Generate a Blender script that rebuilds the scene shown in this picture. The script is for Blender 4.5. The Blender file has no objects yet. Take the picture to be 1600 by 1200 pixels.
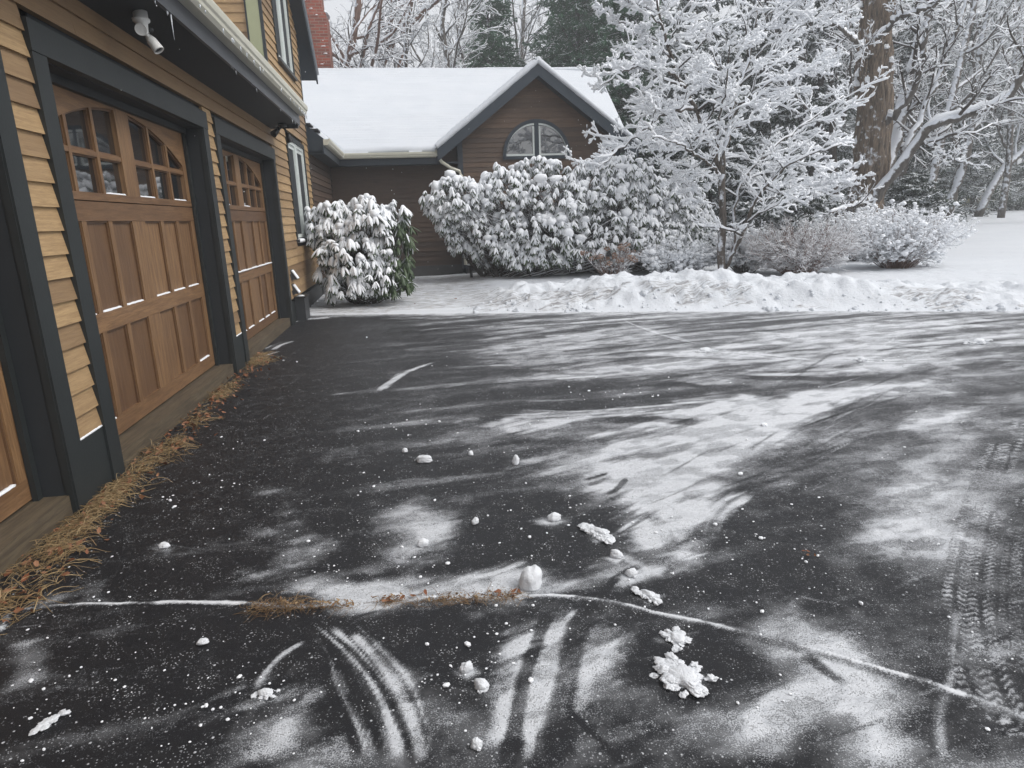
import bpy, math, random
import numpy as np
rng = np.random.default_rng(7)
random.seed(7)
SC = bpy.context.scene
COL = SC.collection
PI = math.pi

# ------------------------------------------------------------------ camera
F_PX, PITCH, ROLL, YAW, EYE = 1027.0, 14.2, -1.98, 8.1, 1.40
def cam_axes():
    y, p, r = math.radians(YAW), math.radians(PITCH), math.radians(ROLL)
    f = np.array([math.sin(y)*math.cos(p), math.cos(y)*math.cos(p), -math.sin(p)])
    rt = np.array([math.cos(y), -math.sin(y), 0.0]); up = np.cross(rt, f)
    return rt*math.cos(r)+up*math.sin(r), -rt*math.sin(r)+up*math.cos(r), f
RT, UP, FW = cam_axes()
def ray(px, py): return FW*F_PX + RT*(px-800) + UP*(600-py)
def G(px, py, z=0.0):            # measured point of the photograph on the ground
    d = ray(px, py); s = (z-EYE)/d[2]; return np.array([d[0]*s, d[1]*s])
def A(px, py, Y):                # measured point at depth Y
    d = ray(px, py); s = Y/d[1]; return np.array([d[0]*s, Y, EYE+d[2]*s])
cd = bpy.data.cameras.new('camera'); cam = bpy.data.objects.new('camera', cd); COL.objects.link(cam)
cd.sensor_width = 36.0; cd.lens = F_PX/1600*36.0; cd.clip_end = 600; cd.clip_start = 0.05
M4 = [[RT[i], UP[i], -FW[i], (0, 0, EYE)[i]] for i in range(3)] + [[0, 0, 0, 1]]
import mathutils
cam.matrix_world = mathutils.Matrix(M4)
SC.camera = cam

# ------------------------------------------------------------------ noise in numpy
LAT = rng.random((256, 256))
def vnoise(x, y):
    xi = np.floor(x).astype(int); yi = np.floor(y).astype(int)
    fx = x-xi; fy = y-yi; fx = fx*fx*(3-2*fx); fy = fy*fy*(3-2*fy)
    a = LAT[xi & 255, yi & 255]; b = LAT[(xi+1) & 255, yi & 255]
    c = LAT[xi & 255, (yi+1) & 255]; d = LAT[(xi+1) & 255, (yi+1) & 255]
    return a*(1-fx)*(1-fy)+b*fx*(1-fy)+c*(1-fx)*fy+d*fx*fy
def fbm(x, y, o=4):
    s = 0; a = .5; t = 0
    for i in range(o):
        s = s+a*vnoise(x*2**i+17.3*i, y*2**i+9.1*i); t += a; a *= .5
    return s/t
def smooth(a, b, x):
    t = np.clip((x-a)/(b-a), 0, 1); return t*t*(3-2*t)

# ------------------------------------------------------------------ mesh accumulator
class MB:
    def __init__(s): s.V = []; s.Q = []; s.T = []; s.n = 0; s.mq = []; s.mt = []; s.a = []
    def add(s, V, Q=None, T=None, m=0, a=0.0):
        V = np.asarray(V, float).reshape(-1, 3)
        if Q is not None and len(Q):
            Q = np.asarray(Q, int).reshape(-1, 4); s.Q.append(Q+s.n); s.mq.append(np.full(len(Q), m))
        if T is not None and len(T):
            T = np.asarray(T, int).reshape(-1, 3); s.T.append(T+s.n); s.mt.append(np.full(len(T), m))
        s.V.append(V); s.a.append(np.broadcast_to(np.asarray(a, float), (len(V),)).copy()); s.n += len(V); return s
    def box(s, x0, x1, y0, y1, z0, z1, m=0, a=0.0):
        V = [(x, y, z) for x in (x0, x1) for y in (y0, y1) for z in (z0, z1)]
        Q = [(0, 1, 3, 2), (4, 6, 7, 5), (0, 4, 5, 1), (2, 3, 7, 6), (0, 2, 6, 4), (1, 5, 7, 3)]
        return s.add(V, Q, m=m, a=a)
    def hexa(s, P, m=0, a=0.0):   # P: 4 bottom, 4 top
        return s.add(P, [(0, 3, 2, 1), (4, 5, 6, 7), (0, 1, 5, 4), (1, 2, 6, 5), (2, 3, 7, 6), (3, 0, 4, 7)], m=m, a=a)
    def tubes(s, P, R, n=5, m=0, squash=1.0, lift=None, a=0.0, cap=True):
        # P (k, j, 3) node paths, R (k, j) radii; squash = z radius factor; lift (k, j) raises centre
        P = np.asarray(P, float); R = np.asarray(R, float); k, j, _ = P.shape
        D = np.empty_like(P); D[:, 1:-1] = P[:, 2:]-P[:, :-2]; D[:, 0] = P[:, 1]-P[:, 0]; D[:, -1] = P[:, -1]-P[:, -2]
        D /= np.linalg.norm(D, axis=2, keepdims=True)+1e-9
        up = np.zeros_like(D); up[..., 2] = 1; vert = np.abs(D[..., 2]) > .97; up[vert] = (0.0, 1.0, 0.1)
        S = np.cross(D, up); S /= np.linalg.norm(S, axis=2, keepdims=True)+1e-9
        U = np.cross(S, D)
        if lift is not None: P = P.copy(); P[..., 2] += lift
        t = np.arange(n)*2*PI/n
        C = R[..., None, None]*(S[..., None, :]*np.cos(t)[None, None, :, None]+squash*U[..., None, :]*np.sin(t)[None, None, :, None])
        V = (P[..., None, :]+C).reshape(-1, 3)
        b = (np.arange(k)*j*n)[:, None, None]+(np.arange(j-1)*n)[None, :, None]
        i = np.arange(n)[None, None, :]; i2 = (i+1) % n
        Q = np.stack([b+i, b+i2, b+n+i2, b+n+i], -1).reshape(-1, 4)
        T = None
        if cap:
            e = (np.arange(k)*j*n)[:, None]
            T = []
            for q in range(1, n-1):
                T.append(np.stack([e[:, 0], e[:, 0]+q+1, e[:, 0]+q], -1))
                e2 = e[:, 0]+(j-1)*n; T.append(np.stack([e2, e2+q, e2+q+1], -1))
            T = np.concatenate(T)
        av = np.repeat(np.broadcast_to(np.asarray(a, float).reshape(-1, 1) if np.ndim(a) else a, (k, j)).reshape(-1), n) if np.ndim(a) else a
        return s.add(V, Q, T, m=m, a=av)
    def inst(s, TV, TQ, TT, M, O, m=0, a=None):     # many copies of one small template
        k = len(M); nv = len(TV)
        V = (np.einsum('kij,vj->kvi', M, TV)+O[:, None, :]).reshape(-1, 3)
        off = (np.arange(k)*nv)[:, None, None]
        Q = (np.asarray(TQ)[None]+off).reshape(-1, 4) if TQ is not None and len(TQ) else None
        T = (np.asarray(TT)[None]+off).reshape(-1, 3) if TT is not None and len(TT) else None
        return s.add(V, Q, T, m=m, a=0.0 if a is None else np.repeat(a, nv))
    def build(s, name, mats, parent=None, smooth_=False, attr=False):
        V = np.concatenate(s.V); me = bpy.data.meshes.new(name)
        Q = np.concatenate(s.Q) if s.Q else np.zeros((0, 4), int); T = np.concatenate(s.T) if s.T else np.zeros((0, 3), int)
        nq, nt = len(Q), len(T)
        me.vertices.add(len(V)); me.vertices.foreach_set('co', V.astype(np.float32).ravel())
        me.loops.add(nq*4+nt*3); me.loops.foreach_set('vertex_index', np.concatenate([Q.ravel(), T.ravel()]).astype(np.int32))
        me.polygons.add(nq+nt)
        me.polygons.foreach_set('loop_start', np.concatenate([np.arange(nq)*4, nq*4+np.arange(nt)*3]).astype(np.int32))
        mi = np.concatenate(s.mq+s.mt) if (s.mq or s.mt) else np.zeros(0)
        me.polygons.foreach_set('material_index', mi.astype(np.int32))
        me.polygons.foreach_set('use_smooth', np.full(nq+nt, smooth_))
        if attr:
            at = me.attributes.new('var', 'FLOAT', 'POINT'); at.data.foreach_set('value', np.concatenate(s.a).astype(np.float32))
        me.update(calc_edges=True); me.validate()
        for m in (mats if isinstance(mats, (list, tuple)) else [mats]): me.materials.append(m)
        o = bpy.data.objects.new(name, me); COL.objects.link(o)
        if parent: o.parent = parent
        return o
def tag(o, label=None, cat=None, group=None, kind=None):
    if label: o['label'] = label
    if cat: o['category'] = cat
    if group: o['group'] = group
    if kind: o['kind'] = kind
    return o
def empty(name, loc=(0, 0, 0)):
    o = bpy.data.objects.new(name, None); COL.objects.link(o); o.location = loc; o.empty_display_size = .2; return o
def under(parent, *kids):          # parent at its base, children keep their world coordinates
    for k in kids:
        k.parent = parent; k.matrix_parent_inverse = mathutils.Matrix.Translation(-parent.location)

# ------------------------------------------------------------------ materials
def mat(name):
    m = bpy.data.materials.new(name); m.use_nodes = True; nt = m.node_tree
    return m, nt, nt.nodes['Principled BSDF']
def N(nt, typ, **kw):
    n = nt.nodes.new(typ)
    for k, v in kw.items():
        if k in n.inputs: n.inputs[k].default_value = v
        else: setattr(n, k, v)
    return n
def ramp(nt, fac, stops):
    r = nt.nodes.new('ShaderNodeValToRGB'); e = r.color_ramp.elements
    while len(e) < len(stops): e.new(.5)
    for i, (p, c) in enumerate(stops): e[i].position = p; e[i].color = (*c, 1) if len(c) == 3 else c
    nt.links.new(fac, r.inputs[0]); return r.outputs[0]
def coords(nt, scale=(1, 1, 1), kind='Object'):
    t = nt.nodes.new('ShaderNodeTexCoord'); mp = nt.nodes.new('ShaderNodeMapping'); mp.inputs['Scale'].default_value = scale
    nt.links.new(t.outputs[kind], mp.inputs[0]); return mp.outputs[0]
def noise(nt, vec, scale, detail=4, rough=.55, dist=0):
    n = N(nt, 'ShaderNodeTexNoise', Scale=scale, Detail=detail, Roughness=rough, Distortion=dist); nt.links.new(vec, n.inputs['Vector']); return n.outputs[0]
def mathn(nt, op, a, b=None, c=None, clamp=False):
    n = nt.nodes.new('ShaderNodeMath'); n.operation = op; n.use_clamp = clamp
    for i, v in enumerate((a, b, c)):
        if v is None: continue
        if isinstance(v, (int, float)): n.inputs[i].default_value = v
        else: nt.links.new(v, n.inputs[i])
    return n.outputs[0]
def mixc(nt, f, a, b, mode='MIX'):
    n = nt.nodes.new('ShaderNodeMix'); n.data_type = 'RGBA'; n.blend_type = mode
    for i, v in ((0, f), (6, a), (7, b)):
        if isinstance(v, (int, float)): n.inputs[i].default_value = v
        elif isinstance(v, tuple): n.inputs[i].default_value = (*v, 1)
        else: nt.links.new(v, n.inputs[i])
    return n.outputs[2]
def maprange(nt, v, a, b, c=0, d=1, sm=False):
    n = nt.nodes.new('ShaderNodeMapRange'); n.interpolation_type = 'SMOOTHSTEP' if sm else 'LINEAR'
    nt.links.new(v, n.inputs[0])
    for i, q in enumerate((a, b, c, d)): n.inputs[i+1].default_value = q
    return n.outputs[0]
def bump(nt, p, h, dist=.01, st=1.0):
    b = N(nt, 'ShaderNodeBump', Strength=st, Distance=dist); nt.links.new(h, b.inputs['Height']); nt.links.new(b.outputs[0], p.inputs['Normal']); return b
def attr(nt, name='var'):
    a = nt.nodes.new('ShaderNodeAttribute'); a.attribute_name = name; return a.outputs['Fac']
SNOW_C = (.72, .75, .80)
def m_snow(name='snow', bs=30, bd=.012, st=.6, c1=(.57, .60, .64), c2=(.66, .68, .71)):
    m, nt, p = mat(name); v = coords(nt)
    n1 = noise(nt, v, bs, 5, .6); n2 = noise(nt, v, 1.7, 3)
    c = mixc(nt, n2, c1, c2); nt.links.new(c, p.inputs['Base Color'])
    p.inputs['Roughness'].default_value = .75; p.inputs['Specular IOR Level'].default_value = .3
    bump(nt, p, n1, bd, st); return m
SNOW = m_snow()
SNOWF = m_snow('brightened_snow', 60, .006, .4, (.84, .865, .90), (.90, .91, .93))  # paler copy of SNOW: extra brightness in the colour offsets shade inside crowns
def m_plain(name, c, r=.6, bs=0, bd=.002, var=.15, metal=0):
    m, nt, p = mat(name); v = coords(nt); n = noise(nt, v, 9 if bs == 0 else bs, 5)
    cc = mixc(nt, n, tuple(x*(1-var) for x in c), tuple(x*(1+var) for x in c)); nt.links.new(cc, p.inputs['Base Color'])
    p.inputs['Roughness'].default_value = r; p.inputs['Metallic'].default_value = metal
    n3 = noise(nt, v, 60, 4); bump(nt, p, n3, bd, .5); return m
def m_wood(name, c1, c2, dark, grain=(18, 18, 1.0), rough=.62, lap=False):
    m, nt, p = mat(name); v = coords(nt, grain); g = noise(nt, v, 3.0, 6, .65, .6)
    v2 = coords(nt); b = noise(nt, v2, 1.3, 5, .6); a = attr(nt)
    c = mixc(nt, maprange(nt, g, .36, .64), c1, c2)
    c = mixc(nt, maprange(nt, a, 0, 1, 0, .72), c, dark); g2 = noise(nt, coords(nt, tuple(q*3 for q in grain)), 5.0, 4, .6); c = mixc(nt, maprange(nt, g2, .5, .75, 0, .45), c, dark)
    c = mixc(nt, maprange(nt, b, .5, .78, 0, .55), c, dark)
    nt.links.new(c, p.inputs['Base Color']); p.inputs['Roughness'].default_value = rough
    bump(nt, p, g, .0025, .6); return m
TAN = m_wood('tan_cedar_clapboard', (.335, .215, .105), (.48, .325, .165), (.15, .09, .05), (1.5, 1.2, 22))
BROWN = m_wood('dark_brown_clapboard', (.066, .040, .027), (.100, .062, .040), (.032, .022, .018), (1.2, 1.5, 20))
DOORW = m_wood('stained_door_wood', (.165, .088, .040), (.31, .180, .085), (.075, .036, .019), (14, 14, 1.1), .5)
DOORH = m_wood('stained_door_rail_wood', (.165, .088, .040), (.29, .165, .078), (.075, .036, .019), (14, 1.1, 14), .5)
SILLW = m_wood('weathered_sill_wood', (.07, .052, .034), (.13, .10, .062), (.03, .023, .016), (14, 1.0, 14), .7)
TRIM = m_plain('dark_slate_trim', (.019, .023, .024), .55, 5, .0015, .3)
TRIMB = m_plain('blue_black_fascia', (.022, .033, .046), .5, 5, .0015, .2)
SOFFIT = m_plain('dark_soffit', (.020, .024, .028), .7, 5, .0015, .2)
GUTTER = m_plain('cream_gutter', (.60, .585, .49), .4, 6, .001, .08)
OLIVE = m_plain('olive_corner_board', (.30, .31, .19), .6, 5, .001, .1)
WHITEF = m_plain('pale_window_frame', (.60, .64, .62), .5, 8, .001, .08)
BLACKP = m_plain('black_plastic', (.012, .012, .013), .45)
GREYB = m_plain('dark_grey_metal', (.04, .043, .047), .5)
WHITEP = m_plain('white_plastic', (.72, .72, .70), .4, 8, .0005, .03)
SHINGLE = m_plain('dark_roof_shingle', (.035, .036, .04), .85, 12, .004, .4)
CONC = m_plain('foundation_concrete', (.06, .06, .06), .8, 10, .003, .3)
def m_glass():
    m, nt, p = mat('dark_window_glass'); p.inputs['Base Color'].default_value = (.012, .014, .016, 1)
    p.inputs['Roughness'].default_value = .03; p.inputs['IOR'].default_value = 2.9
    v = coords(nt); n = noise(nt, v, 2.5, 2); bump(nt, p, n, .004, .25); return m
GLASS = m_glass()
def m_ice():
    m, nt, p = mat('ice'); p.inputs['Base Color'].default_value = (.75, .8, .85, 1); p.inputs['Roughness'].default_value = .12
    p.inputs['Transmission Weight'].default_value = .5; return m
ICE = m_ice()
def m_brick():
    m, nt, p = mat('red_brick'); t = nt.nodes.new('ShaderNodeTexCoord'); sx = nt.nodes.new('ShaderNodeSeparateXYZ'); nt.links.new(t.outputs['Object'], sx.inputs[0])
    cx = nt.nodes.new('ShaderNodeCombineXYZ'); nt.links.new(mathn(nt, 'ADD', sx.outputs[0], sx.outputs[1]), cx.inputs[0]); nt.links.new(sx.outputs[2], cx.inputs[1])
    b = N(nt, 'ShaderNodeTexBrick', Scale=1.0); b.inputs['Brick Width'].default_value = .215; b.inputs['Row Height'].default_value = .075
    b.inputs['Mortar Size'].default_value = .008; b.inputs['Color1'].default_value = (.30, .075, .045, 1); b.inputs['Color2'].default_value = (.17, .05, .035, 1); b.inputs['Mortar'].default_value = (.24, .19, .16, 1)
    nt.links.new(cx.outputs[0], b.inputs['Vector']); n = noise(nt, coords(nt), 2.4, 5)
    c = mixc(nt, maprange(nt, n, .45, .75, 0, .55), b.outputs[0], (.10, .06, .045)); nt.links.new(c, p.inputs['Base Color']); p.inputs['Roughness'].default_value = .85
    bump(nt, p, b.outputs['Fac'], -.006, .8); return m
BRICK = m_brick()
def m_bark(name, c1, c2, sc=(6, 6, 1.2), snow=.0, bd=.02, ns=3.0):
    # bark; wind-blown snow lies on faces turned up and sticks patchily to one side of the stem
    m, nt, p = mat(name); g = noise(nt, coords(nt, sc), ns, 6, .65, .4); c = mixc(nt, maprange(nt, g, .35, .65), c1, c2)
    if snow:
        ge = nt.nodes.new('ShaderNodeNewGeometry'); d = nt.nodes.new('ShaderNodeVectorMath'); d.operation = 'DOT_PRODUCT'
        nt.links.new(ge.outputs['Normal'], d.inputs[0]); d.inputs[1].default_value = (-.35, -.25, .9)
        n2 = noise(nt, coords(nt), 7, 4); f = mathn(nt, 'ADD', d.outputs['Value'], mathn(nt, 'MULTIPLY', mathn(nt, 'SUBTRACT', n2, .5), 1.4))
        c = mixc(nt, maprange(nt, f, .5-snow, .75-snow, 0, 1, True), c, SNOW_C)
    nt.links.new(c, p.inputs['Base Color']); p.inputs['Roughness'].default_value = .85; bump(nt, p, g, bd, .8); return m
BARK_D = m_bark('dogwood_bark', (.05, .042, .034), (.12, .10, .085), snow=.12)
BARK_T = m_bark('dark_twig_bark', (.035, .028, .024), (.075, .06, .05), snow=.1)
BARK_G = m_bark('grey_bark', (.06, .053, .047), (.13, .115, .10), snow=.22)
BARK_R = m_bark('peeling_orange_bark', (.050, .042, .036), (.26, .195, .14), (9, 9, .9), snow=.04, bd=.09, ns=3.2)
BARK_B = m_bark('reddish_birch_bark', (.10, .065, .05), (.24, .15, .12), snow=.2)
TWIGR = m_bark('russet_twig', (.11, .06, .045), (.20, .12, .09), snow=.05)
def m_leaf(name, c1, c2, r=.45, sn=0.0):
    m, nt, p = mat(name); n = noise(nt, coords(nt), 5, 3); a = attr(nt)
    c = mixc(nt, a, c1, c2); c = mixc(nt, maprange(nt, n, .3, .7, 0, .4), c, tuple(x*.55 for x in c1))
    if sn:
        ge = nt.nodes.new('ShaderNodeNewGeometry'); s = nt.nodes.new('ShaderNodeSeparateXYZ'); nt.links.new(ge.outputs['Normal'], s.inputs[0])
        n2 = noise(nt, coords(nt), 14, 3)
        f = mathn(nt, 'ADD', mathn(nt, 'ABSOLUTE', s.outputs[2]), mathn(nt, 'MULTIPLY', mathn(nt, 'SUBTRACT', n2, .5), 1.6))
        c = mixc(nt, maprange(nt, f, 1-sn, 1.25-sn, 0, .9, True), c, SNOW_C)
    nt.links.new(c, p.inputs['Base Color']); p.inputs['Roughness'].default_value = r; return m
RHOL = m_leaf('rhododendron_leaf', (.022, .045, .018), (.06, .105, .025), .4)
NEED = m_leaf('evergreen_needles', (.014, .030, .018), (.032, .058, .030), .6, .25)
NEEDG = m_leaf('pine_needles', (.030, .105, .050), (.065, .175, .085), .6, .04)
STRAW = m_leaf('dry_grass', (.22, .135, .058), (.42, .31, .16), .7)
DEADL = m_leaf('fallen_leaf', (.20, .07, .03), (.33, .17, .09), .7)
HYDR = m_leaf('dried_flower_head', (.28, .17, .12), (.40, .27, .20), .8, .3)

# ------------------------------------------------------------------ ground height
EDGE = [(-60, 24), (-3, 11.2), (-1.8, 10.85), (.86, 9.97), (3.24, 9.2), (5.65, 8.25), (7.76, 7.4), (12, 5.6), (60, -14)]
EX = np.array([e[0] for e in EDGE], float); EY = np.array([e[1] for e in EDGE], float)
def edge(x): return np.interp(x, EX, EY)
def terrain(x, y):
    x = np.asarray(x, float); y = np.asarray(y, float)
    d = (y-edge(x))*.93
    base = .10*smooth(.2, 2.5, d)+.09*(fbm(x*.35, y*.35, 3)-.5)*smooth(1, 4, d)
    r = np.hypot(x, y); base = base+.55*smooth(22, 42, r)+.6*smooth(45, 90, r)
    w = smooth(.6, 1.8, x)                                   # walkway left of the bank stays low
    lump = fbm(x*1.6, y*1.6, 4); fine = fbm(x*7+5, y*7, 4)
    hgt = (.20+.13*smooth(2.2, 3.6, x))*(1-.72*smooth(5.8, 8.2, x))*(1-.6*smooth(9, 12, x))
    bank = hgt*smooth(.05, .75, d)*(1-smooth(1.5, 2.6, d))*(.65+.75*lump)
    z = base+bank*w+(.16*(fine-.5)+.09*np.abs(fbm(x*3.3+9, y*3.3, 4)-.5)*2-.03)*smooth(.0, .5, d)*(1-.85*smooth(1.8, 3.2, d))*w+.012*(fine-.4)*smooth(0, .4, d)
    walk = (1-w)*smooth(0, .3, d)
    z = z*(1-walk*.75)+walk*(.012+.05*(fbm(x*1.4, y*7, 4)-.4))
    return np.where(d < 0, -.03, z+.008*smooth(0, .1, d))

# ------------------------------------------------------------------ ground sheets
def axis(parts):
    out = []
    for a, b, s in parts: out.append(np.arange(a, b, s))
    out.append([parts[-1][1]]); return np.concatenate(out)
def grid(xs, ys):
    X, Y = np.meshgrid(xs, ys); ny, nx = X.shape
    i = np.arange(ny-1)[:, None]*nx+np.arange(nx-1)[None, :]
    return X.ravel(), Y.ravel(), np.stack([i, i+1, i+nx+1, i+nx], -1).reshape(-1, 4)
def poly_dist(x, y, pts):       # distance across (signed) and along a polyline
    best = np.full(x.shape, 1e9); al = np.zeros(x.shape); sg = np.zeros(x.shape); L = 0
    for (ax, ay), (bx, by) in zip(pts[:-1], pts[1:]):
        dx, dy = bx-ax, by-ay; l = math.hypot(dx, dy); ux, uy = dx/l, dy/l
        t = np.clip((x-ax)*ux+(y-ay)*uy, 0, l); ex = x-ax-t*ux; ey = y-ay-t*uy; dd = np.hypot(ex, ey)
        k = dd < best; best[k] = dd[k]; al[k] = (L+t)[k]; sg[k] = np.sign(ux*ey-uy*ex)[k]; L += l
    return best*sg, al, L
def curve(px, n=6):             # smooth polyline (Catmull-Rom) through measured ground points
    p = np.array([G(*q) for q in px]); P = np.vstack([2*p[0]-p[1], p, 2*p[-1]-p[-2]]); out = []
    for i in range(1, len(P)-2):
        for t in np.arange(n)/n:
            a, b, c, d = P[i-1:i+3]
            out.append(.5*(2*b+(c-a)*t+(2*a-5*b+4*c-d)*t*t+(3*b-a-3*c+d)*t**3))
    out.append(P[-2]); return np.array(out)
xs = axis([(-2.6, 2.4, .0095), (2.4, 4, .014), (4, 9.5, .028), (9.5, 26, .3)])
ys = axis([(-8, .9, .25), (.9, 3.0, .008), (3.0, 6, .015), (6, 11.3, .03)])
X, Y, Q = grid(xs, ys)
dE = (Y-edge(X))*.93
def swirl(x, y):  # ploughing direction: sweeps curve from lower left up to the right
    return x*.25+.55*y, y*1.0-x*.12
s1, s2 = swirl(X, Y)
st_far = fbm(s1*.8+3, s2*5.0+1.2*fbm(X*.7, Y*.7, 2), 5); st_mid = fbm(X*.9+Y*.5, Y*3.2-X*1.3+5, 5); blot = fbm(X*1.1+40, Y*1.1+8, 5); blot2 = fbm(X*4+4, Y*4+80, 5)
far = smooth(3.6, 6.0, Y)
gz = fbm(s1*2.2+13, s2*7+2, 5); cov = .10+.16*smooth(.3, .7, blot2)*smooth(.3, .65, gz)+.10*smooth(-.5, 3.0, X)+.20*smooth(.48, .70, gz)
cov += far*(.42*(.30+.70*smooth(-.5, 3.5, X+.5*fbm(X*.6, Y*.6, 2)))*smooth(.46, .66, st_far)+.04*smooth(-1.5, 4, X))
cov += (1-far)*.42*smooth(.46, .68, blot)*(.4+.6*smooth(.4, .6, st_mid))
cov *= 1-.6*smooth(0, -1.2, X)*smooth(2.4, 3.4, Y)
H = np.zeros_like(X)
def near(pts, w):
    return (X > pts[:, 0].min()-w) & (X < pts[:, 0].max()+w) & (Y > pts[:, 1].min()-w) & (Y < pts[:, 1].max()+w)
def stroke(px, w, amp, streak=.5, hard=.35, freq=40, taper=.25, h=0, sub=False, seed=0):
    global cov, H
    freq = min(freq, 42); pts = curve(px); k = near(pts, w*1.6); x, y = X[k], Y[k]
    if not k.any(): return
    d, al, L = poly_dist(x, y, pts)
    wob = (vnoise(al*3+seed, y*0+seed)-.5)*w*.5+(fbm(al*3+seed, y*0+seed, 2)-.5)*w*.6; q = np.abs(d+wob)/w
    prof = 1-smooth(hard, 1.15, q+.5*(fbm(x*5+seed, y*5, 3)-.5))
    prof = prof*smooth(-.01, taper*L+.001, al)*smooth(-.01, taper*L+.001, L-al) if taper else prof
    stv = 1-streak+streak*2*smooth(.3, .7, .6*vnoise(d*freq+seed*7, al*.6)+.4*vnoise(d*freq*2.7, al*1.5+seed))*.75
    v = prof*amp*stv
    c = cov[k]
    cov[k] = c*(1-prof*abs(amp)*.9) if sub else np.maximum(c, c*.4+v)
    if h: H[k] = np.maximum(H[k], h*prof*(.5+fbm(x*30, y*30, 3)))
def blotch(px, amp, soft=.25, streak=.4, seed=1, fx=2.2, fy=5, sub=False):
    global cov
    P = np.array([G(*q) for q in px]); k = near(P, soft*2.2); x, y = X[k], Y[k]
    n = len(P); ins = np.zeros(x.shape, bool); j = n-1
    for i in range(n):
        (xi, yi), (xj, yj) = P[i], P[j]
        ins ^= ((yi > y) != (yj > y)) & (x < (xj-xi)*(y-yi)/(yj-yi+1e-12)+xi); j = i
    soft = soft*1.35; d, _, _ = poly_dist(x, y, np.vstack([P, P[:1]])); d = np.where(ins, -np.abs(d), np.abs(d))
    m = 1-smooth(-soft, soft*.55, d+soft*1.5*(fbm(x*4+seed, y*4+seed, 4)-.5))
    sn = fbm((x*.5+y*.35)*fx+seed, (y-.45*x)*fy+seed, 5)
    v = m*amp*(1-streak+streak*1.7*smooth(.32, .66, sn))
    cov[k] = cov[k]*(1-m*amp) if sub else np.maximum(cov[k], cov[k]*.35+v)
# broad zones
blotch([(1180, 660), (1600, 620), (1600, 1000), (1480, 1040), (1330, 960), (1180, 900), (1100, 860)], .42, .3, .8, 3, 2, 2)
blotch([(1160, 760), (1330, 740), (1380, 880), (1330, 960), (1160, 945), (1090, 900)], .72, .2, 0, 4, sub=True)
blotch([(740, 655), (1000, 632), (1230, 614), (1460, 590), (1330, 640), (1235, 704), (1150, 765), (1110, 850), (1060, 910), (930, 905), (990, 850), (950, 780), (830, 762), (790, 715), (900, 690), (760, 668)], .98, .20, .55, 5, 2.5, 9)
blotch([(960, 770), (1100, 740), (1160, 760), (1110, 860), (1050, 905), (960, 880)], .8, .14, .6, 15, 5, 9)
blotch([(720, 505), (1600, 500), (1600, 600), (1300, 620), (900, 600), (700, 560)], .38, .6, .8, 6, 1.1, 6)
blotch([(600, 770), (760, 790), (735, 840), (640, 905), (580, 895), (600, 830)], .7, .2, .6, 7, 4, 8)
blotch([(430, 765), (500, 790), (520, 860), (450, 905), (400, 880)], .6, .22, .7, 8, 4, 6)
blotch([(60, 930), (190, 890), (170, 945), (40, 955)], .55, .06, .6, 9, 4, 8)
blotch([(340, 885), (500, 895), (690, 900), (840, 880), (960, 905), (930, 935), (560, 960), (430, 935)], .7, .09, .7, 10, 5, 9)
blotch([(740, 965), (860, 945), (1010, 965), (1010, 1060), (900, 1120), (840, 1199), (700, 1199), (750, 1060)], .95, .12, .8, 11, 3, 14)
blotch([(860, 1130), (1050, 1120), (1250, 1040), (1420, 1080), (1470, 1199), (880, 1199)], .95, .16, .55, 12, 4, 5)
blotch([(1230, 920), (1330, 1000), (1420, 1060), (1440, 1199), (1330, 1199), (1270, 1090), (1180, 1000)], .8, .12, .5, 13, 3, 3)
blotch([(380, 1110), (470, 1100), (500, 1160), (470, 1199), (330, 1199)], .8, .10, .5, 14, 5, 6)
blotch([(160, 1060), (420, 1020), (560, 1080), (500, 1130), (240, 1199), (60, 1199)], .5, .14, .9, 16, 4, 9)
blotch([(0, 1000), (80, 985), (70, 1060), (0, 1090)], .5, .06, .5, 17)
blotch([(1500, 1040), (1600, 1080), (1600, 1199), (1540, 1199)], .42, .06, .8, 18)
blotch([(780, 770), (930, 770), (915, 845), (800, 880), (700, 875), (700, 840)], .6, .10, 0, 19, sub=True)
blotch([(240, 960), (420, 955), (450, 990), (300, 1040), (120, 1050)], .5, .08, 0, 20, sub=True)
blotch([(560, 965), (720, 950), (800, 975), (740, 1100), (660, 1060)], .7, .06, 0, 21, sub=True)
blotch([(1060, 985), (1150, 1000), (1200, 1050), (1090, 1100), (1010, 1060)], .6, .06, 0, 22, sub=True)
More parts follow.
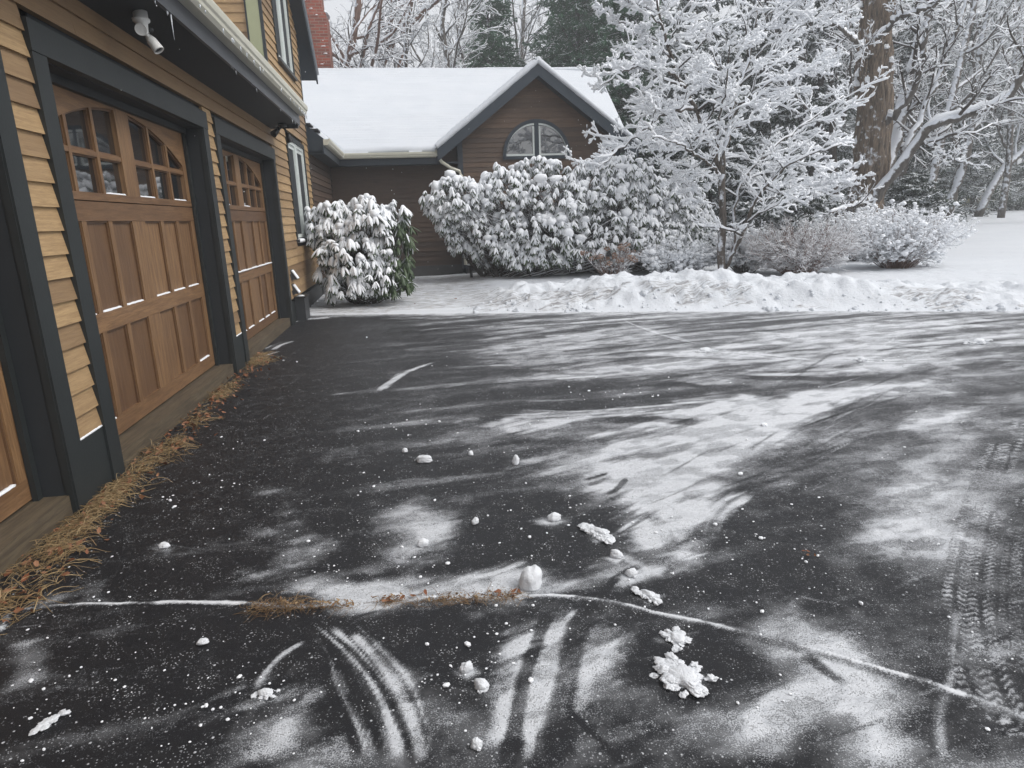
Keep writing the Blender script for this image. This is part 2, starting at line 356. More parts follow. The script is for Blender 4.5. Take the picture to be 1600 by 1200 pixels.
# ploughed streaks in the distance
for px, w, a in [(((980, 556), (1080, 552), (1180, 555), (1300, 568)), .17, .95), (((1150, 521), (1240, 526), (1330, 535)), .20, .9), (((740, 655), (900, 648), (1080, 634), (1230, 618)), .17, .85),
                 (((845, 527), (880, 526), (912, 528)), .12, .85), (((690, 562), (640, 580), (600, 602), (575, 618)), .07, .85), (((510, 620), (560, 612), (600, 606)), .06, .5), (((720, 600), (850, 592), (1000, 583)), .05, .7),
                 (((1290, 560), (1400, 565), (1500, 560)), .14, .7), (((1330, 500), (1450, 505), (1600, 512)), .16, .65), (((1380, 540), (1480, 548), (1560, 545)), .10, .6), (((690, 575), (760, 571), (820, 570)), .04, .6), (((1500, 538), (1550, 536), (1600, 541)), .12, .85),
                 (((960, 492), (1010, 515), (1080, 535), (1150, 545)), .12, .55), (((570, 500), (640, 497), (760, 495)), .10, .6), (((600, 755), (640, 750), (690, 747)), .03, .8), (((1110, 760), (1160, 700), (1240, 650), (1360, 610)), .13, .7),
                 (((690, 905), (760, 898), (810, 880), (830, 870)), .03, .6), (((1080, 850), (1100, 800), (1150, 760)), .12, .8), (((640, 520), (700, 512), (760, 510)), .08, .4), (((1050, 905), (1000, 880), (960, 860)), .05, .5)]:
    stroke(px, w, a, .55, .3, 26, seed=int(px[0][0]) % 97)
for px, w, a in [(((1120, 585), (1190, 591), (1260, 592), (1400, 590)), .10, .8), (((940, 775), (965, 765), (985, 742)), .022, .75), (((918, 760), (940, 752), (962, 742)), .02, .6), (((912, 752), (935, 745), (955, 738)), .018, .8), (((1240, 672), (1290, 655), (1360, 630)), .012, .95), (((1000, 622), (1060, 618), (1120, 612)), .05, .6),
                 (((905, 660), (990, 655), (1060, 660), (1120, 665)), .10, .7), (((1010, 605), (1060, 600), (1110, 606)), .08, .7), (((1010, 800), (1040, 830), (1060, 860)), .05, .5), (((1250, 1020), (1290, 1050), (1330, 1075)), .030, .7)]:
    stroke(px, w, a, .3, .4, 60, sub=True, seed=int(px[0][1]) % 89)
# short scrape marks left by the plough, roughly along its path
r8 = np.random.default_rng(88)
for i in range(330):
    u = r8.random()
    if u < .45: cx, cy = r8.uniform(560, 1600), r8.uniform(500, 640); dx, dy = r8.uniform(40, 150), r8.uniform(-.09, .02); w = r8.uniform(.018, .06)
    elif u < .75: f = r8.random(); cx, cy = 920+480*f+r8.normal(0, 50), 830-220*f+r8.normal(0, 32); dx, dy = r8.uniform(20, 80), r8.uniform(-.62, -.25); w = r8.uniform(.010, .035)
    else: cx, cy = r8.uniform(0, 1600), r8.uniform(760, 1199); dx, dy = r8.uniform(15, 70), r8.uniform(-.5, .2); w = r8.uniform(.006, .02)
    if cx < 700 and cy < 900 and r8.random() < .6: continue
    if u < .45 and r8.random() < .45: continue
    b = dx*r8.uniform(-.06, .06); sub_ = r8.random() < .5
    stroke([(cx-dx, cy-dx*dy), (cx, cy+b), (cx+dx, cy+dx*dy)], w, r8.uniform(.2, .55), .75, .1, 40, .45, sub=sub_, seed=i % 61)
# wheel marks
stroke([(550, 985), (578, 1015), (615, 1070), (645, 1140), (658, 1199)], .030, .95, .4, .3, 120, .1)
stroke([(520, 975), (562, 1020), (600, 1075), (622, 1140), (630, 1199)], .075, .75, .95, .5, 170, .12)
for o, w, a, s in [(-18, .016, .9, True), (-62, .018, .9, True), (-30, .006, .8, False), (-85, .012, .5, False), (-100, .02, .8, True)]:
    stroke([(500+o*.3, 975), (560+o*.6, 1020), (612+o, 1075), (643+o, 1140), (658+o, 1199)], w, a, .5, .4, 160, .12, sub=s)
stroke([(940, 945), (900, 985), (878, 1050), (868, 1120), (862, 1199)], .05, .75, .7, .5, 150, .1, sub=True)
stroke([(905, 950), (870, 990), (845, 1050), (830, 1130), (820, 1199)], .018, .8, .6, .4, 150, .1)
stroke([(860, 955), (838, 1000), (815, 1060), (800, 1130), (790, 1199)], .03, .8, .6, .4, 150, .1, sub=True)
stroke([(1010, 880), (960, 905), (925, 945), (900, 975)], .02, .8, .4, .5, 150, .2, sub=True)
stroke([(480, 1000), (440, 1025), (412, 1055), (400, 1082)], .016, .7, .3, .5, 120, .15)
stroke([(470, 993), (425, 1018), (395, 1050), (385, 1080)], .012, .95, .3, .5, 120, .15, sub=True)
stroke([(500, 1005), (455, 1035), (428, 1070), (418, 1100)], .012, .9, .3, .5, 120, .15, sub=True)
stroke([(320, 1008), (380, 992), (440, 980)], .018, .9, .3, .5, 120, .15, sub=True)
stroke([(890, 1110), (920, 1140), (950, 1170), (975, 1199)], .012, .9, .3, .5, 120, .15, sub=True)
stroke([(1502, 950), (1490, 1010), (1484, 1060), (1465, 1120), (1470, 1199)], .030, .42, .8, .05, 90, .1)
for qx, qy, qw in [(1067, 1060, .085), (1058, 1000, .06), (935, 834, .04), (1011, 932, .03), (830, 918, .05), (866, 815, .06), (415, 1086, .05), (753, 1078, .035), (729, 1050, .03), (80, 1128, .04), (257, 857, .07), (963, 872, .03), (987, 902, .025)]:
    blotch([(qx-22, qy), (qx, qy-9), (qx+22, qy), (qx, qy+12)], .85, qw, .5, int(qx) % 31, 9, 9)
# tyre tread print
def tread(px, w, per, amp):
    global cov, H
    pts = curve(px); k = near(pts, w*1.3); x, y = X[k], Y[k]; d, al, L = poly_dist(x, y, pts)
    a = np.clip(np.abs(d)/w, 0, 1.2); ph = al/per+1.6*np.abs(d)/w+.35*np.sin(d/w*9)
    bar = smooth(.25, .6, .5+.5*np.sin(2*PI*ph)+.5*(fbm(x*22, y*22, 3)-.5)); groove = smooth(.05, .12, np.abs(np.abs(d)/w-.45))
    m = (1-smooth(.85, 1.0, a))*smooth(.35, .5, fbm(x*3+9, y*3, 3)+.12); v = m*bar*groove
    cov[k] = cov[k]*(1-.3*smooth(0, .8, m)*smooth(.4, .55, fbm(x*5, y*5, 3))); cov[k] = np.maximum(cov[k], v*amp*(.4+.8*fbm(x*9, y*9, 3))); H[k] = np.maximum(H[k], .004*v)
tread([(1590, 640), (1556, 734), (1530, 810), (1515, 890), (1512, 965), (1528, 1040), (1560, 1120)], .085, .034, .8)
tread([(1640, 660), (1610, 760), (1590, 860), (1585, 960), (1600, 1050)], .05, .034, .65)
# frozen seam between the two pours of asphalt
SEAM1 = [(10, 962), (40, 952), (110, 946), (200, 944), (300, 942), (390, 943)]
SEAM2 = [(830, 931), (900, 934), (960, 942), (1040, 962), (1150, 985), (1260, 1012), (1380, 1045), (1480, 1075), (1560, 1105), (1615, 1130)]
stroke(SEAM1, .0065, 1.0, .3, .5, 60, .02, h=.002); stroke([(10, 965), (0, 985)], .02, 1.1, .2, .6, 60, 0, h=.01)
stroke(SEAM2, .0065, 1.0, .3, .5, 60, .02, h=.002); stroke([(390, 943), (470, 948), (560, 940), (700, 935), (830, 931)], .020, .75, .5, .6, 60, .02, h=.003)
stroke(SEAM2, .04, .34, .6, .2, 60, .02); stroke([(520, 950), (570, 930), (620, 925)], .05, .95, .3, .5, 60, .2, h=.004)
# patches of slush by the doors, and the fringe along the far edge and the wall
stroke([(420, 548), (440, 538), (462, 532)], .10, .85, .6, .4, 30, .2); stroke([(395, 560), (420, 553), (440, 548)], .08, .8, .6, .4, 30, .2)
stroke([(430, 512), (470, 500), (520, 495)], .16, .9, .6, .4, 30, .1)
fr = smooth(.55, .0, -dE); cov = np.maximum(cov, fr*(.35+.75*fbm(X*2, Y*9, 4)))
cov = np.maximum(cov, .9*smooth(.10, .0, -dE+.08*(fbm(X*3, Y*3, 3)-.5)))
cov = np.clip(cov, 0, 1)
mm = fbm(X*6+Y*2, Y*13-X*3, 4); m2 = fbm(X*17+3, Y*26, 3); cov = np.clip(cov*(.80+.34*smooth(.36, .62, mm))+.14*(m2-.5)*smooth(.1, .5, cov), 0, 1)
seam = np.zeros_like(X)
for px in (SEAM1, SEAM2, [(10, 965), (0, 985)]):
    pts = curve(px); k = near(pts, .1); d_, al_, L_ = poly_dist(X[k], Y[k], pts); w_ = .0115*(.45+1.1*fbm(al_*5, al_*0, 2)); e_ = d_+.022*(fbm(al_*3.0, al_*0+4, 2)-.5)+.010*(fbm(X[k]*22, Y[k]*22, 2)-.5)
    cov[k] *= 1-.35*(1-smooth(.012, .034, np.abs(e_+.016))); seam[k] = np.maximum(seam[k], 1-smooth(.15, 1.55, np.abs(e_)/w_))
cov = np.clip(cov*.76+.07*smooth(-1.4, .8, X)+.05*smooth(.5, 3, X), 0, 1); cov = np.maximum(cov, 1.1*seam*(.45+.55*smooth(.36, .5, fbm(X*9+5, Y*9, 3)))*(.75+.5*fbm(X*30, Y*30, 2))); H += .0025*seam*fbm(X*25, Y*25, 3)
H += .0035*smooth(.55, 1, cov)*fbm(X*14, Y*14, 4)
H[dE > -.02] *= .3
def m_asphalt():
    m, nt, p = mat('wet_asphalt_with_snow_film'); v = coords(nt); a = attr(nt)
    n1 = noise(nt, v, 45, 6, .75); n2 = noise(nt, v, 210, 4, .75); n3 = noise(nt, v, 9, 5, .65); n5 = noise(nt, coords(nt, (.55, 1.6, 1)), 22, 6, .7, .5)
    vo = N(nt, 'ShaderNodeTexVoronoi', Scale=105.0); nt.links.new(v, vo.inputs['Vector']); vo2 = N(nt, 'ShaderNodeTexVoronoi', Scale=31.0); nt.links.new(v, vo2.inputs['Vector'])
    nn = mathn(nt, 'ADD', mathn(nt, 'MULTIPLY', n1, .30), mathn(nt, 'ADD', mathn(nt, 'MULTIPLY', n2, .50), mathn(nt, 'ADD', mathn(nt, 'MULTIPLY', n3, .08), mathn(nt, 'MULTIPLY', n5, .12))))
    # nn is centred on .5 with a small spread: snow shows where nn < threshold(a)
    th = maprange(nt, a, 0, 1.3, .40, .66)
    f = mathn(nt, 'SUBTRACT', th, nn)
    hard = maprange(nt, f, -.012, .03, 0, 1, True); film = maprange(nt, mathn(nt, 'ADD', a, mathn(nt, 'MULTIPLY', mathn(nt, 'SUBTRACT', n3, .5), .8)), .15, 1.0, .0, .50, True)
    speck = maprange(nt, vo.outputs['Distance'], .30, .16, 0, 1); sp = mathn(nt, 'MULTIPLY', speck, maprange(nt, n3, .48, .62, .0, .7)); sp2 = mathn(nt, 'MULTIPLY', maprange(nt, vo2.outputs['Distance'], .17, .10, 0, .85), maprange(nt, n1, .5, .53, 0, 1)); sp = mathn(nt, 'MAXIMUM', sp, sp2)
    k = mathn(nt, 'MAXIMUM', mathn(nt, 'MAXIMUM', mathn(nt, 'MULTIPLY', hard, maprange(nt, a, 0, .8, .38, .96)), film), sp, clamp=True)
    agg = noise(nt, v, 420, 2, .5); tar = mixc(nt, maprange(nt, agg, .4, .68), (.006, .006, .0075), (.029, .030, .034))
    tar = mixc(nt, maprange(nt, n3, .4, .7, 0, .6), tar, (.020, .019, .019))
    sc_ = mixc(nt, maprange(nt, mathn(nt, 'ADD', mathn(nt, 'MULTIPLY', n1, .5), mathn(nt, 'MULTIPLY', n5, .5)), .36, .60), (.42, .435, .46), (.74, .76, .79)); sc_ = mixc(nt, maprange(nt, a, .75, 1.2, 0, 1), sc_, (.84, .85, .87)); c = mixc(nt, k, tar, sc_); nt.links.new(c, p.inputs['Base Color'])
    nt.links.new(mixc(nt, k, mixc(nt, n3, (.30, .30, .30), (.60, .60, .60)), (.85, .85, .85)), p.inputs['Roughness']); p.inputs['Specular IOR Level'].default_value = .22
    hh = mathn(nt, 'ADD', mathn(nt, 'MULTIPLY', k, .8), mathn(nt, 'MULTIPLY', agg, .35)); bump(nt, p, hh, .004, .9); return m
g = MB(); g.add(np.stack([X, Y, H], 1), Q, a=cov)
# keep only the driveway side of the edge (snow sheet takes over beyond)
keep = (dE[Q].max(1) < .12); g.Q = [Q[keep]]; g.mq = [np.zeros(keep.sum())]
drive = tag(g.build('driveway', m_asphalt(), attr=True, smooth_=True), kind='structure')
# snow-covered ground
def m_ground():
    m, nt, p = mat('snow_ground'); v = coords(nt); n2 = noise(nt, v, .9, 4); n1 = noise(nt, v, 24, 6, .65); a = attr(nt)
    c = mixc(nt, n2, (.64, .67, .71), (.74, .76, .79)); d = noise(nt, v, 6, 6, .7)
    d2 = noise(nt, coords(nt, (1.2, 9, 1)), 3.2, 6, .7)
    c = mixc(nt, mathn(nt, 'MULTIPLY', maprange(nt, d, .52, .70, 0, .55), a), c, (.32, .27, .20)); c = mixc(nt, mathn(nt, 'MULTIPLY', maprange(nt, d2, .46, .60, 0, .85), maprange(nt, a, .3, .5, 0, 1)), c, (.22, .21, .21)); nt.links.new(c, p.inputs['Base Color'])
    p.inputs['Roughness'].default_value = .8; p.inputs['Specular IOR Level'].default_value = .25
    bump(nt, p, n1, .03, .7); return m
xs = axis([(-90, -14, 3), (-14, -3, .5), (-3, 11, .045), (11, 20, .15), (20, 40, 1), (40, 140, 4)])
ys = axis([(-14, 5, .5), (5, 13.5, .045), (13.5, 22, .15), (22, 40, .8), (40, 140, 4)])
X, Y, Q = grid(xs, ys); Z = terrain(X, Y); d = (Y-edge(X))*.93
dirt = smooth(.0, .2, d)*(1-smooth(.5, 1.3, d))*smooth(.45, .62, fbm(X*1.1+3, Y*2, 4))*.8+.85*(1-smooth(.8, 2.2, X))*smooth(0, 1, d)*(1-smooth(5, 7, d))
keep = (d[Q].max(1) > -.06)
g = MB(); g.add(np.stack([X, Y, Z], 1), Q, a=np.clip(dirt, 0, 1)); g.Q = [Q[keep]]; g.mq = [np.zeros(keep.sum())]
tag(g.build('snowy_ground', m_ground(), attr=True, smooth_=True), kind='structure')
g = MB(); g.add([(-95, -24, -.12), (144, -24, -.12), (144, 144, -.12), (-95, 144, -.12)], [(0, 1, 2, 3)])
tag(g.build('ground', SNOW), kind='structure')

# ------------------------------------------------------------------ loose snow
def rot_rand(n, tilt):
    a = rng.uniform(0, 2*PI, n); t = rng.normal(0, tilt, n); u = rng.normal(0, tilt, n)
    Rz = np.zeros((n, 3, 3)); Rz[:, 0, 0] = np.cos(a); Rz[:, 0, 1] = -np.sin(a); Rz[:, 1, 0] = np.sin(a); Rz[:, 1, 1] = np.cos(a); Rz[:, 2, 2] = 1
    Rx = np.zeros((n, 3, 3)); Rx[:, 0, 0] = 1; Rx[:, 1, 1] = np.cos(t); Rx[:, 1, 2] = -np.sin(t); Rx[:, 2, 1] = np.sin(t); Rx[:, 2, 2] = np.cos(t)
    Ry = np.zeros((n, 3, 3)); Ry[:, 1, 1] = 1; Ry[:, 0, 0] = np.cos(u); Ry[:, 0, 2] = np.sin(u); Ry[:, 2, 0] = -np.sin(u); Ry[:, 2, 2] = np.cos(u)
    return Rz @ Rx @ Ry
def ico(sub):
    import bmesh
    b = bmesh.new(); bmesh.ops.create_icosphere(b, subdivisions=sub, radius=1); b.verts.ensure_lookup_table()
    V = np.array([v.co[:] for v in b.verts]); T = np.array([[v.index for v in f.verts] for f in b.faces]); b.free(); return V, T
CHUNK = m_snow('crumbled_snow', 160, .006, .9, (.70, .72, .75), (.82, .835, .86))
I1, I2, I3, I4 = ico(1), ico(2), ico(3), ico(4)
def vn3(V, s, sd): return (vnoise(V[:, 0]*s+sd, V[:, 1]*s+V[:, 2]*s*1.7+sd)+vnoise(V[:, 2]*s+sd*2, V[:, 0]*s*1.3-V[:, 1]*s+sd)) - 1
def lump(loc, sx, sy, sz, seed, rot=0, jag=.35):
    V, T = I4; V = V.copy(); r = 1+jag*.8*vn3(V, 1.3, seed)+jag*.45*vn3(V, 2.9, seed+5)+jag*.30*vn3(V, 6.5, seed+9)
    V = V*r[:, None]; V[:, 2] = np.maximum(V[:, 2], -.45); V = V*np.array([sx, sy, sz])
    sz = sz; c, s = math.cos(rot), math.sin(rot); V = np.stack([V[:, 0]*c-V[:, 1]*s, V[:, 0]*s+V[:, 1]*c, V[:, 2]], 1)
    V[:, 2] += .4*sz; return V, T
CH = [((830, 916), .046, .040, .046, .6, 'biggest white snow chunk, pointed, sitting on the seam at the end of the brown grass'),
      ((661, 853), .027, .019, .017, .1, 'smooth egg-shaped snow chunk alone on black asphalt above the grassy seam'),
      ((663, 722), .050, .026, .022, -.3, 'oblong flattened snow chunk farthest from the seam on black asphalt'),
      ((806, 725), .022, .018, .030, .4, 'small upright snow chunk at the left tip of the wide white smear'),
      ((866, 813), .030, .022, .020, .2, 'crumbly snow chunk on the dark patch left of the white smear'),
      ((743, 818), .018, .014, .014, .9, 'little round snow chunk at the corner of the grey smear'),
      ((963, 870), .026, .017, .015, -.6, 'snow chunk with flat top between the elongated lump and the seam'),
      ((935, 834), .030, .090, .018, .45, 'long narrow snow lump lying slantwise above the seam'),
      ((987, 900), .022, .016, .015, -.4, 'snow chunk just above the snow-filled seam, right of the biggest one'),
      ((1011, 932), .020, .058, .015, .5, 'thin curved snow lump touching the seam'),
      ((1058, 1000), .042, .055, .014, .2, 'snow slab below the seam, directly above the ragged one'),
      ((1067, 1060), .070, .090, .022, .35, 'largest ragged snow slab lying flat in the lower right foreground'),
      ((729, 1048), .020, .015, .015, .2, 'round snow chunk in the foreground above the twin-lobed one'),
      ((753, 1076), .020, .026, .016, .9, 'twin-lobed snow chunk in the lower middle foreground'),
      ((745, 1168), .015, .014, .014, .3, 'snow chunk nearest the bottom edge in the middle foreground'),
      ((415, 1086), .040, .022, .014, -.3, 'flat crusty snow lump at the end of the curved wheel mark'),
      ((318, 1006), .018, .013, .010, .3, 'snow chunk at the end of a dark wheel mark below the seam, left side'),
      ((80, 1128), .050, .016, .006, .9, 'thin branching snow scrap in the lower left foreground'),
      ((257, 856), .022, .016, .012, .1, 'snow chunk beside the dry grass on the left, above the seam'),
      ((633, 707), .016, .012, .014, .1, 'tiny snow chunk up left of the oblong one'),
      ((736, 711), .016, .012, .014, .7, 'tiny snow chunk up right of the oblong one'),
      ((1102, 549), .11, .06, .030, .1, 'wide low snow clod on the bright far streak'),
      ((1346, 564), .06, .04, .026, .1, 'snow clod on the far driveway right of the bright streak'),
      ((1528, 536), .14, .08, .035, .1, 'low heap of snow clods at the far right of the driveway'),
      ((615, 655), .0, 0, 0, 0, ''), ((1000, 440), 0, 0, 0, 0, '')]
for i, (px, sx, sy, sz, rot, lab) in enumerate(CH):
    if sx == 0: continue
    big = max(sx, sy) >= .04 and i not in (0, 1, 2); q_ = .55 if big else 1.05
    p = G(*px); V, T = lump(None, sx*q_, sy*q_, sz*(.9 if big else 1.3), i*3.7+1, rot, .30 if i not in (0, 1) else .2)
    m = MB(); m.add(V, T=T)
    nb_ = 60 if max(sx, sy) > .08 else (36 if big else (0 if i == 0 else 3))
    for q in range(nb_ if i != 1 else 0):
        a_ = rng.uniform(0, 6.28); f_ = (rng.uniform(.0, 1.15) if big else rng.uniform(.45, .95)); k_ = (rng.uniform(.3, .6) if max(sx, sy) > 2*min(sx, sy) else rng.uniform(.10, .30)) if big else rng.uniform(.22, .45); ox, oy = math.cos(a_)*sx*f_, math.sin(a_)*sy*f_; ss = min(sx, sy)*k_
        V, T = lump(None, ss*1.3, ss, ss*(.5 if big else .75), i*9.1+q, a_, .8); m.add(V+np.array([ox*math.cos(rot)-oy*math.sin(rot), ox*math.sin(rot)+oy*math.cos(rot), rng.uniform(-.3, .3)*sz]), T=T)
    o = m.build('snow_chunk', CHUNK, smooth_=True); o.location = (p[0], p[1], .004)
    tag(o, lab, 'snow chunk', 'snow chunks scattered on the driveway')
# crumbs: clustered specks of broken snow crust
g = MB(); ctr = [G(rng.uniform(0, 1600), rng.uniform(560, 1199)) for _ in range(150)]
ctr += [G(px, py) for px, py in [(860, 820), (860, 870), (900, 790), (1090, 850), (1100, 820), (1075, 880), (540, 830), (300, 770), (680, 900), (1420, 720), (1540, 980), (1040, 930), (420, 1060), (60, 1100), (1060, 1030), (750, 1060), (640, 880), (760, 700), (540, 880)]*3]
O = []; S = []
for c in ctr:
    k = rng.integers(2, 14); q = c+rng.normal(0, .07+.02*c[1], (k, 2)); O.append(q); S.append(rng.gamma(1.3, .0010, k)*(1+.30*c[1]))
O = np.concatenate(O); S = np.concatenate(S); kp = (O[:, 1] < edge(O[:, 0])-.1) & (O[:, 0] > -1.6) & (O[:, 1] > 1); O, S = O[kp], S[kp]
V, T = I1; M = np.zeros((len(O), 3, 3)); an = rng.uniform(0, 6.3, len(O)); e = rng.uniform(.6, 1.6, len(O))
M[:, 0, 0] = np.cos(an)*S*e; M[:, 0, 1] = -np.sin(an)*S; M[:, 1, 0] = np.sin(an)*S*e; M[:, 1, 1] = np.cos(an)*S; M[:, 2, 2] = S*rng.uniform(.4, .8, len(O))
g.inst(V, None, T, M, np.c_[O, S*.3+.003])
tag(g.build('snow_crumbs', SNOWF, smooth_=False), 'scattered white crumbs of broken snow crust over the black driveway', 'snow crumbs', kind='stuff')

g = MB(); n = 420; x_ = rng.uniform(.6, 12, n); d_ = np.abs(rng.normal(.25, .35, n)); y_ = edge(x_)+d_/.93; kp = rng.random(n) < np.where(x_ > 1.2, 1, .4); x_, y_ = x_[kp], y_[kp]; n = len(x_)
for q in range(6):
    k = np.arange(n) % 6 == q; V, T = lump(None, 1, 1, .8, q*5.1, jag=.55); V[:, 2] -= .3; r_ = np.minimum(rng.gamma(1.8, .010, k.sum()), .06); g.inst(V, None, T, rot_rand(k.sum(), .3)*r_[:, None, None], np.c_[x_[k], y_[k], terrain(x_[k], y_[k])+.2*r_]) if 0 else g.inst(*((lambda W_: (W_[0]*(1+.5*vn3(W_[0], 1.5, q*3))[:, None], None, W_[1]))(I3)), rot_rand(k.sum(), .3)*r_[:, None, None], np.c_[x_[k], y_[k], terrain(x_[k], y_[k])-.1*r_])
tag(g.build('snow_rubble', SNOW, smooth_=True), 'broken lumps of ploughed snow along the bank at the far driveway edge', 'snow rubble', kind='stuff')
# dry grass and leaves
def blades(g, pts, n, spread, length, flat=.6, w=.0022, hmax=.05):
    pts = np.asarray(pts); i = rng.integers(0, len(pts), n); b = pts[i]+rng.normal(0, 1, (n, 2))*np.asarray(spread)
    an = rng.uniform(0, 2*PI, n); L = length*rng.uniform(.4, 1.2, n); bend = rng.normal(0, .9, n); j = 6; P = np.zeros((n, j, 3)); P[:, 0, :2] = b; P[:, 0, 2] = rng.uniform(.0, hmax*.5, n)
    el = rng.uniform(-.1, 1-flat, n)*1.5
    for q in range(1, j):
        P[:, q, 0] = P[:, q-1, 0]+np.cos(an)*L/(j-1)*np.cos(el); P[:, q, 1] = P[:, q-1, 1]+np.sin(an)*L/(j-1)*np.cos(el); P[:, q, 2] = P[:, q-1, 2]+np.sin(el)*L/(j-1)
        an += bend/(j-1); el -= .35
    P[..., 2] = np.maximum(P[..., 2], .004)
    R = w*rng.uniform(.5, 1.2, n)[:, None]*np.linspace(1, .4, j)[None]; g.tubes(P, R, 3, a=rng.random(n), cap=False)
def leaves(g, pts, n, spread, size):
    pts = np.asarray(pts); i = rng.integers(0, len(pts), n); b = pts[i]+rng.normal(0, 1, (n, 2))*np.asarray(spread)
    T = np.array([(-1, 0, .1), (-.5, .45, .25), (.3, .4, .1), (1, 0, .3), (.3, -.4, .2), (-.5, -.45, .0), (0, 0, 0)])
    F = [(0, 1, 6), (1, 2, 6), (2, 3, 6), (3, 4, 6), (4, 5, 6), (5, 0, 6)]
    M = rot_rand(n, .5)*(size*rng.uniform(.5, 1.2, n))[:, None, None]; g.inst(T, None, F, M, np.c_[b, rng.uniform(.008, .03, n)], a=rng.random(n))
wallpts = np.array([(-1.70, y) for y in np.arange(2.3, 7.6, .03)]); w2 = np.array([(-1.72, y) for y in np.r_[np.arange(2.3, 4.6, .02), np.arange(5.6, 6.0, .03), np.arange(6.9, 7.6, .03)]])
g = MB(); dn = fbm(w2[:, 1]*2.2, w2[:, 1]*0+3, 3); w3 = w2[dn > .50]; blades(g, w3, 850, (.030, .05), .15, .55, .0018); blades(g, wallpts, 380, (.045, .1), .10, .75, .0016)
cl0 = w2[rng.integers(0, len(w2), 26)]+rng.normal(0, .04, (26, 2)); blades(g, cl0, 900, (.03, .03), .13, .35, .0017, .07)
cl = [(-1.62, 2.9), (-1.66, 3.6), (-1.60, 4.3), (-1.68, 5.0), (-1.62, 7.2), (-1.58, 2.6)]
blades(g, cl, 380, (.045, .10), .18, .6, .0018)
tag(g.build('dry_grass', STRAW, attr=True), 'straw-coloured dry grass matted along the foot of the garage wall', 'dry grass', kind='stuff')
g = MB(); leaves(g, wallpts, 420, (.09, .1), .022); leaves(g, [G(1242, 1030)], 0, .01, .01) if 0 else None
leaves(g, [G(x, y) for x, y in [(660, 445), (700, 455), (760, 460), (600, 470), (690, 465), (720, 440), (610, 455), (800, 462)]], 420, (.55, .5), .032)
leaves(g, [G(1265, 868), G(790, 934), G(640, 938), G(620, 940)], 26, (.03, .008), .014)
tag(g.build('fallen_leaves', DEADL, attr=True), 'rust-brown fallen leaves caught in the grass by the wall and on the path', 'leaves', kind='stuff')
sp = [G(x, y) for x, y in np.c_[np.linspace(400, 545, 30), 945+8*rng.random(30)]]+[G(x, y) for x, y in np.c_[np.linspace(590, 820, 60), 940-8*np.linspace(0, 1, 60)+4*rng.random(60)]]
sp = np.array(sp); spn = fbm(sp[:, 0]*16, sp[:, 1]*0+2, 2); s3 = sp[spn > .47]; g = MB(); blades(g, s3, 420, (.022, .008), .055, .7, .0010, .02); blades(g, s3[:8], 130, (.03, .02), .09, .35, .0010, .03); blades(g, sp, 120, (.03, .02), .08, .4, .0010, .02)
leaves(g, s3, 200, (.02, .008), .0075); leaves(g, sp[:30], 60, (.02, .010), .009)
tag(g.build('seam_grass', m_leaf('dead_brown_grass', (.16, .085, .04), (.36, .25, .13), .7), attr=True), 'brown dead grass growing out of the seam across the driveway', 'dry grass', kind='stuff')

# ------------------------------------------------------------------ house
WX = -1.80          # siding plane of the garage wall
DX = -1.95          # door plane
house = empty('house', (-2.6, 12, 0))
tag(house, 'L-shaped cedar clapboard house with two-storey garage end and snow-covered low wing', 'house')
def part(mb, name, mats, parent=None, lab=None, **k):
    o = mb.build(name, mats, **k)
    par = parent or house; o.parent = par
    off = mathutils.Vector((0, 0, 0)); q = par
    while q is not None: off += q.location; q = q.parent
    if par.parent is None: o.matrix_parent_inverse = mathutils.Matrix.Translation(-par.location)
    else: o.matrix_parent_inverse = mathutils.Matrix.Identity(4)
    if lab: o['label'] = lab
    return o
def clap(g, fixed, along, a0, a1, z0, z1, holes=(), lap=.118, bounds=None, out=1, th=.019):
    # clapboard courses with real laps. along 'y': wall in plane x=fixed facing +x; along 'x': plane y=fixed facing -y
    z = z0
    while z < z1-.01:
        zt = min(z+lap, z1); lo, hi = a0, a1
        if bounds: lo, hi = bounds(zt-.02); lo = max(lo, a0); hi = min(hi, a1)
        if hi > lo+.02:
            iv = [(lo, hi)]
            for (h0, h1, k0, k1) in holes:
                if zt > k0+.03 and z < k1-.03:
                    nv = []
                    for p, q in iv:
                        if h0 > p: nv.append((p, min(q, h0)))
                        if h1 < q: nv.append((max(p, h1), q))
                    iv = [(p, q) for p, q in nv if q > p+.005]
            for p, q in iv:
                cuts = [p]; 
                while q-cuts[-1] > 4.2: cuts.append(cuts[-1]+rng.uniform(2.0, 3.8))
                cuts.append(q)
                if a0 < 0 and p < 9.95 < q and 2.42 < z < 2.75: cuts = sorted(cuts+[9.95])
                for s0, s1 in zip(cuts[:-1], cuts[1:]):
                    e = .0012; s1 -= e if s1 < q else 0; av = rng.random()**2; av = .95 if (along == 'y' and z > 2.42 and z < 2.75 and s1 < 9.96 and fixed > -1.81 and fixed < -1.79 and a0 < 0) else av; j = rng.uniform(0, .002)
                    if along == 'y':
                        P = [(fixed-.02, s0, z), (fixed-.02, s1, z), (fixed+th+j, s1, z), (fixed+th+j, s0, z), (fixed-.02, s0, zt+.006), (fixed-.02, s1, zt+.006), (fixed+.002, s1, zt+.006), (fixed+.002, s0, zt+.006)]
                    else:
                        P = [(s0, fixed+.02, z), (s0, fixed-th-j, z), (s1, fixed-th-j, z), (s1, fixed+.02, z), (s0, fixed+.02, zt+.006), (s0, fixed-.002, zt+.006), (s1, fixed-.002, zt+.006), (s1, fixed+.02, zt+.006)]
                    g.hexa(P, a=av)
        z = zt
DOORS = [(.80, 3.40), (3.96, 6.60), (7.14, 9.77)]
ZH0, ZH1 = 2.27, 2.42
wins = [(11.10, 12.72, 1.20, 2.70), (11.16, 12.56, 3.86, 5.30)]
